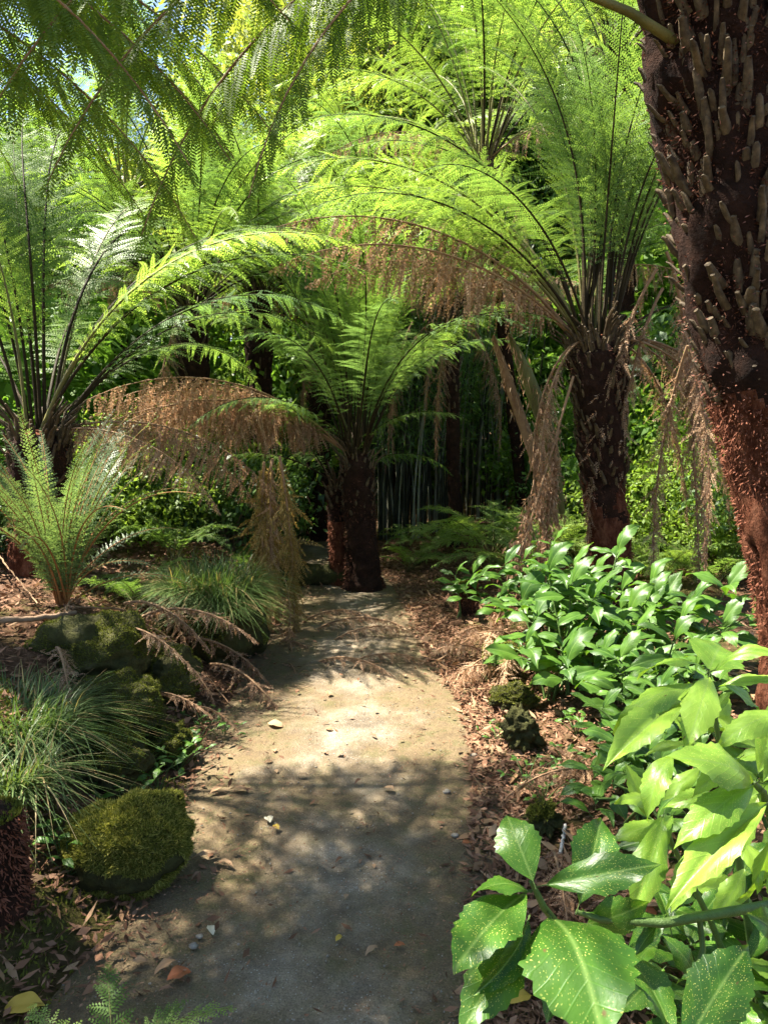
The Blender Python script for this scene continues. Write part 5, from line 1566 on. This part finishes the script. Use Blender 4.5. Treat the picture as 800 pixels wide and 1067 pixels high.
TREE = []
for q, (mt, rad, leaf) in enumerate([('tree_leaf', (1.6, 1.6, 2.1), 0.13), ('tree_lime', (1.7, 1.7, 1.9), 0.12), ('tree_leaf', (2.0, 2.0, 1.7), 0.14), ('tree_lime', (1.5, 1.5, 2.4), 0.11)]):
    TREE.append((leaf_cloud(200, 110, rad, 0.26, leaf * 0.68, 200 + q).mesh('tree_crown', [M[mt]]), rad))
SHRUB = []
M['shrub_lime'] = leaf_mat('shrub_leaf_lime', (0.10, 0.17, 0.025), (0.18, 0.27, 0.04), (0.27, 0.36, 0.08), 0.45, 0.5, 0.25)
M['shrub_dark'] = leaf_mat('shrub_leaf_dark', (0.03, 0.07, 0.016), (0.06, 0.12, 0.025), (0.10, 0.17, 0.04), 0.3, 0.4, 0.4)
for q, (rad, leaf, mt, nc, per, cr) in enumerate([((0.9, 0.8, 0.95), 0.09, 'shrub', 70, 60, 0.13), ((1.1, 0.9, 0.75), 0.06, 'shrub_lime', 90, 90, 0.14), ((0.8, 0.8, 1.2), 0.13, 'shrub_dark', 70, 40, 0.16),
                                           ((0.9, 0.9, 1.0), 0.11, 'shrub_lime', 60, 45, 0.15), ((1.0, 0.9, 0.8), 0.075, 'shrub_dark', 90, 70, 0.13), ((0.8, 0.7, 1.1), 0.15, 'shrub', 60, 34, 0.17)]):
    SHRUB.append((leaf_cloud(nc, per, rad, cr, leaf, 300 + q, 0.2).mesh('shrub_foliage', [M[mt]]), rad))


def tree_trunk_mesh(h, cr, seed):
    g = random.Random(seed)
    mb = MB()
    tube(mb, [(0, 0, -0.1), (g.uniform(-.1, .1), 0, h * .4), (g.uniform(-.2, .2), g.uniform(-.1, .1), h * .75), (0, 0, h + cr * .5)], [0.14, 0.11, 0.09, 0.03], 9)
    for q in range(7):
        az = q * 2.4
        z0 = h * g.uniform(.6, 1.0)
        e = Vector((math.cos(az) * cr * .75, math.sin(az) * cr * .75, z0 + cr * g.uniform(.2, .7)))
        tube(mb, [(0, 0, z0), tuple(e * 0.5 + Vector((0, 0, z0 * .5 + .05))), tuple(e)], [0.05, 0.03, 0.012], 6)
    return mb


def broad_tree(x, y, h, kind_, sc_, seed, label, group):
    g = random.Random(seed)
    crown, rad = TREE[kind_]
    z0 = ground_z(x, y)
    root = thing('broadleaf_tree', label, 'tree', (x, y, z0), group)
    tree_trunk_mesh(h - rad[2] * sc_ * 0.6, rad[0] * sc_, seed).build('trunk', M['bark'], root, smooth=True)
    o_ = link_mesh('crown', crown, root, Matrix.Translation((0, 0, h)) @ Matrix.Rotation(g.uniform(0, 6.28), 4, 'Z') @ Matrix.Scale(sc_, 4))


LT = ['dark green leafy tree in the wood behind the tree ferns', 'yellow green leafy tree glowing behind the tree ferns', 'spreading mid green tree in the wood behind the tree ferns', 'slim yellow green tree in the wood behind the tree ferns']
k = 0
for px, Yd, ph, kind_, sc_ in [(285, 14, 170, 1, 1.3), (350, 17, 90, 3, 1.5), (430, 16, 120, 1, 1.4), (500, 15, 60, 0, 1.5), (560, 18, 140, 2, 1.6), (640, 16, 60, 1, 1.5), (720, 14, 180, 2, 1.3), (800, 13, 120, 0, 1.5), (860, 12, 250, 2, 1.4),
                               (200, 16, 260, 2, 1.3), (120, 15, 280, 1, 1.3), (40, 14, 300, 0, 1.3), (-40, 12, 280, 2, 1.3), (-120, 10, 250, 0, 1.4), (250, 20, 330, 0, 1.6), (340, 22, 250, 2, 1.7), (420, 22, 280, 0, 1.7), (520, 24, 260, 2, 1.8),
                               (620, 22, 300, 0, 1.7), (700, 20, 330, 1, 1.6), (780, 18, 330, 2, 1.5), (480, 19, 330, 2, 1.3), (390, 18, 340, 0, 1.3), (580, 17, 330, 3, 1.2), (160, 20, 350, 0, 1.5), (70, 20, 360, 2, 1.5), (900, 15, 330, 1, 1.5), (330, 15, 60, 3, 0.9),
                               (540, 20, 20, 1, 1.8), (460, 24, 60, 0, 2.0), (700, 22, 40, 2, 2.0), (10, 25, 330, 2, 1.9), (250, 27, 260, 2, 1.8), (800, 25, 100, 0, 2)]:
    pt = P(px, ph, Yd)
    broad_tree(pt.x, pt.y, pt.z - ground_z(pt.x, pt.y), kind_, sc_, 500 + k, LT[kind_], 'trees in the wood behind the ferns')
    k += 1


def shrub(label, px, py, Yd, kind_, sc_, seed, group=None):
    g = random.Random(seed)
    pt = P(px, py, Yd)
    z0 = ground_z(pt.x, pt.y)
    root = thing('broadleaf_shrub', label, 'shrub', (pt.x, pt.y, z0), group)
    fol, rad = SHRUB[kind_]
    hh = max(pt.z - z0, rad[2] * sc_ * 0.75)
    st = MB()
    for q in range(6):
        an = q * 1.05
        tube(st, [(0, 0, -0.05), (math.cos(an) * .12, math.sin(an) * .12, hh * .5), (math.cos(an) * rad[0] * sc_ * .6, math.sin(an) * rad[1] * sc_ * .6, hh * 1.1)], [0.02, 0.015, 0.006], 5)
    st.build('stem', M['stem_brown'], root)
    link_mesh('foliage', fol, root, Matrix.Translation((0, 0, hh)) @ Matrix.Rotation(g.uniform(0, 6.28), 4, 'Z') @ Matrix.Scale(sc_, 4))


LS = ['bright leafy shrub in the undergrowth behind the tree ferns', 'low spreading shrub in the undergrowth behind the tree ferns', 'tall bushy dark shrub in the undergrowth behind the tree ferns', 'yellow green big leaved shrub in the undergrowth behind the tree ferns', 'dark small leaved shrub in the undergrowth behind the tree ferns', 'narrow large leaved shrub in the undergrowth behind the tree ferns']
for q, (px, py, Yd, kind_, sc_) in enumerate([(700, 420, 9.0, 2, 1.2), (760, 480, 8.0, 0, 1.1), (660, 500, 8.6, 0, 1.0), (720, 540, 7.4, 1, 0.9), (800, 400, 9.5, 2, 1.3), (690, 330, 11, 2, 1.5), (760, 360, 11, 0, 1.6), (610, 470, 10, 1, 1.1), (570, 500, 11, 0, 1.1),
                                              (830, 520, 6.5, 1, 0.8), (540, 430, 14, 2, 1.4), (600, 400, 13, 2, 1.4), (480, 440, 15, 2, 1.5), (430, 450, 14, 0, 1.4), (370, 450, 14, 2, 1.4), (320, 470, 12.5, 0, 1.1), (270, 480, 10, 2, 1.1), (220, 500, 9, 0, 1.0), (170, 500, 8, 1, 1.0),
                                              (120, 450, 8.5, 2, 1.2), (60, 470, 8, 0, 1.2), (0, 480, 7, 2, 1.1), (-40, 520, 6, 0, 1.0), (240, 540, 7.4, 1, 0.8), (110, 520, 6.4, 1, 0.8), (20, 560, 5.6, 1, 0.6), (640, 420, 12, 2, 1.3), (690, 500, 8.2, 3, 0.9), (720, 440, 8.6, 0, 1.0), (670, 440, 9.4, 3, 1.1), (740, 540, 7.2, 1, 0.7), (600, 520, 9.0, 1, 0.8), (130, 370, 11.5, 3, 1.5), (230, 380, 12, 3, 1.5), (330, 370, 13, 1, 1.5), (60, 400, 10.5, 1, 1.3), (300, 420, 16, 2, 1.7), (350, 400, 18, 2, 2), (440, 410, 19, 2, 2), (520, 400, 19, 2, 2), (200, 440, 13, 2, 1.6), (700, 450, 13, 2, 1.6), (800, 460, 12, 2, 1.5)]):
    kind_ = (kind_ + 3 * (q % 2)) % 6 if sc_ not in (0.7, 0.9) else kind_
    shrub(LS[kind_], px, py, Yd, kind_, sc_, 700 + q, 'shrubs in the undergrowth')
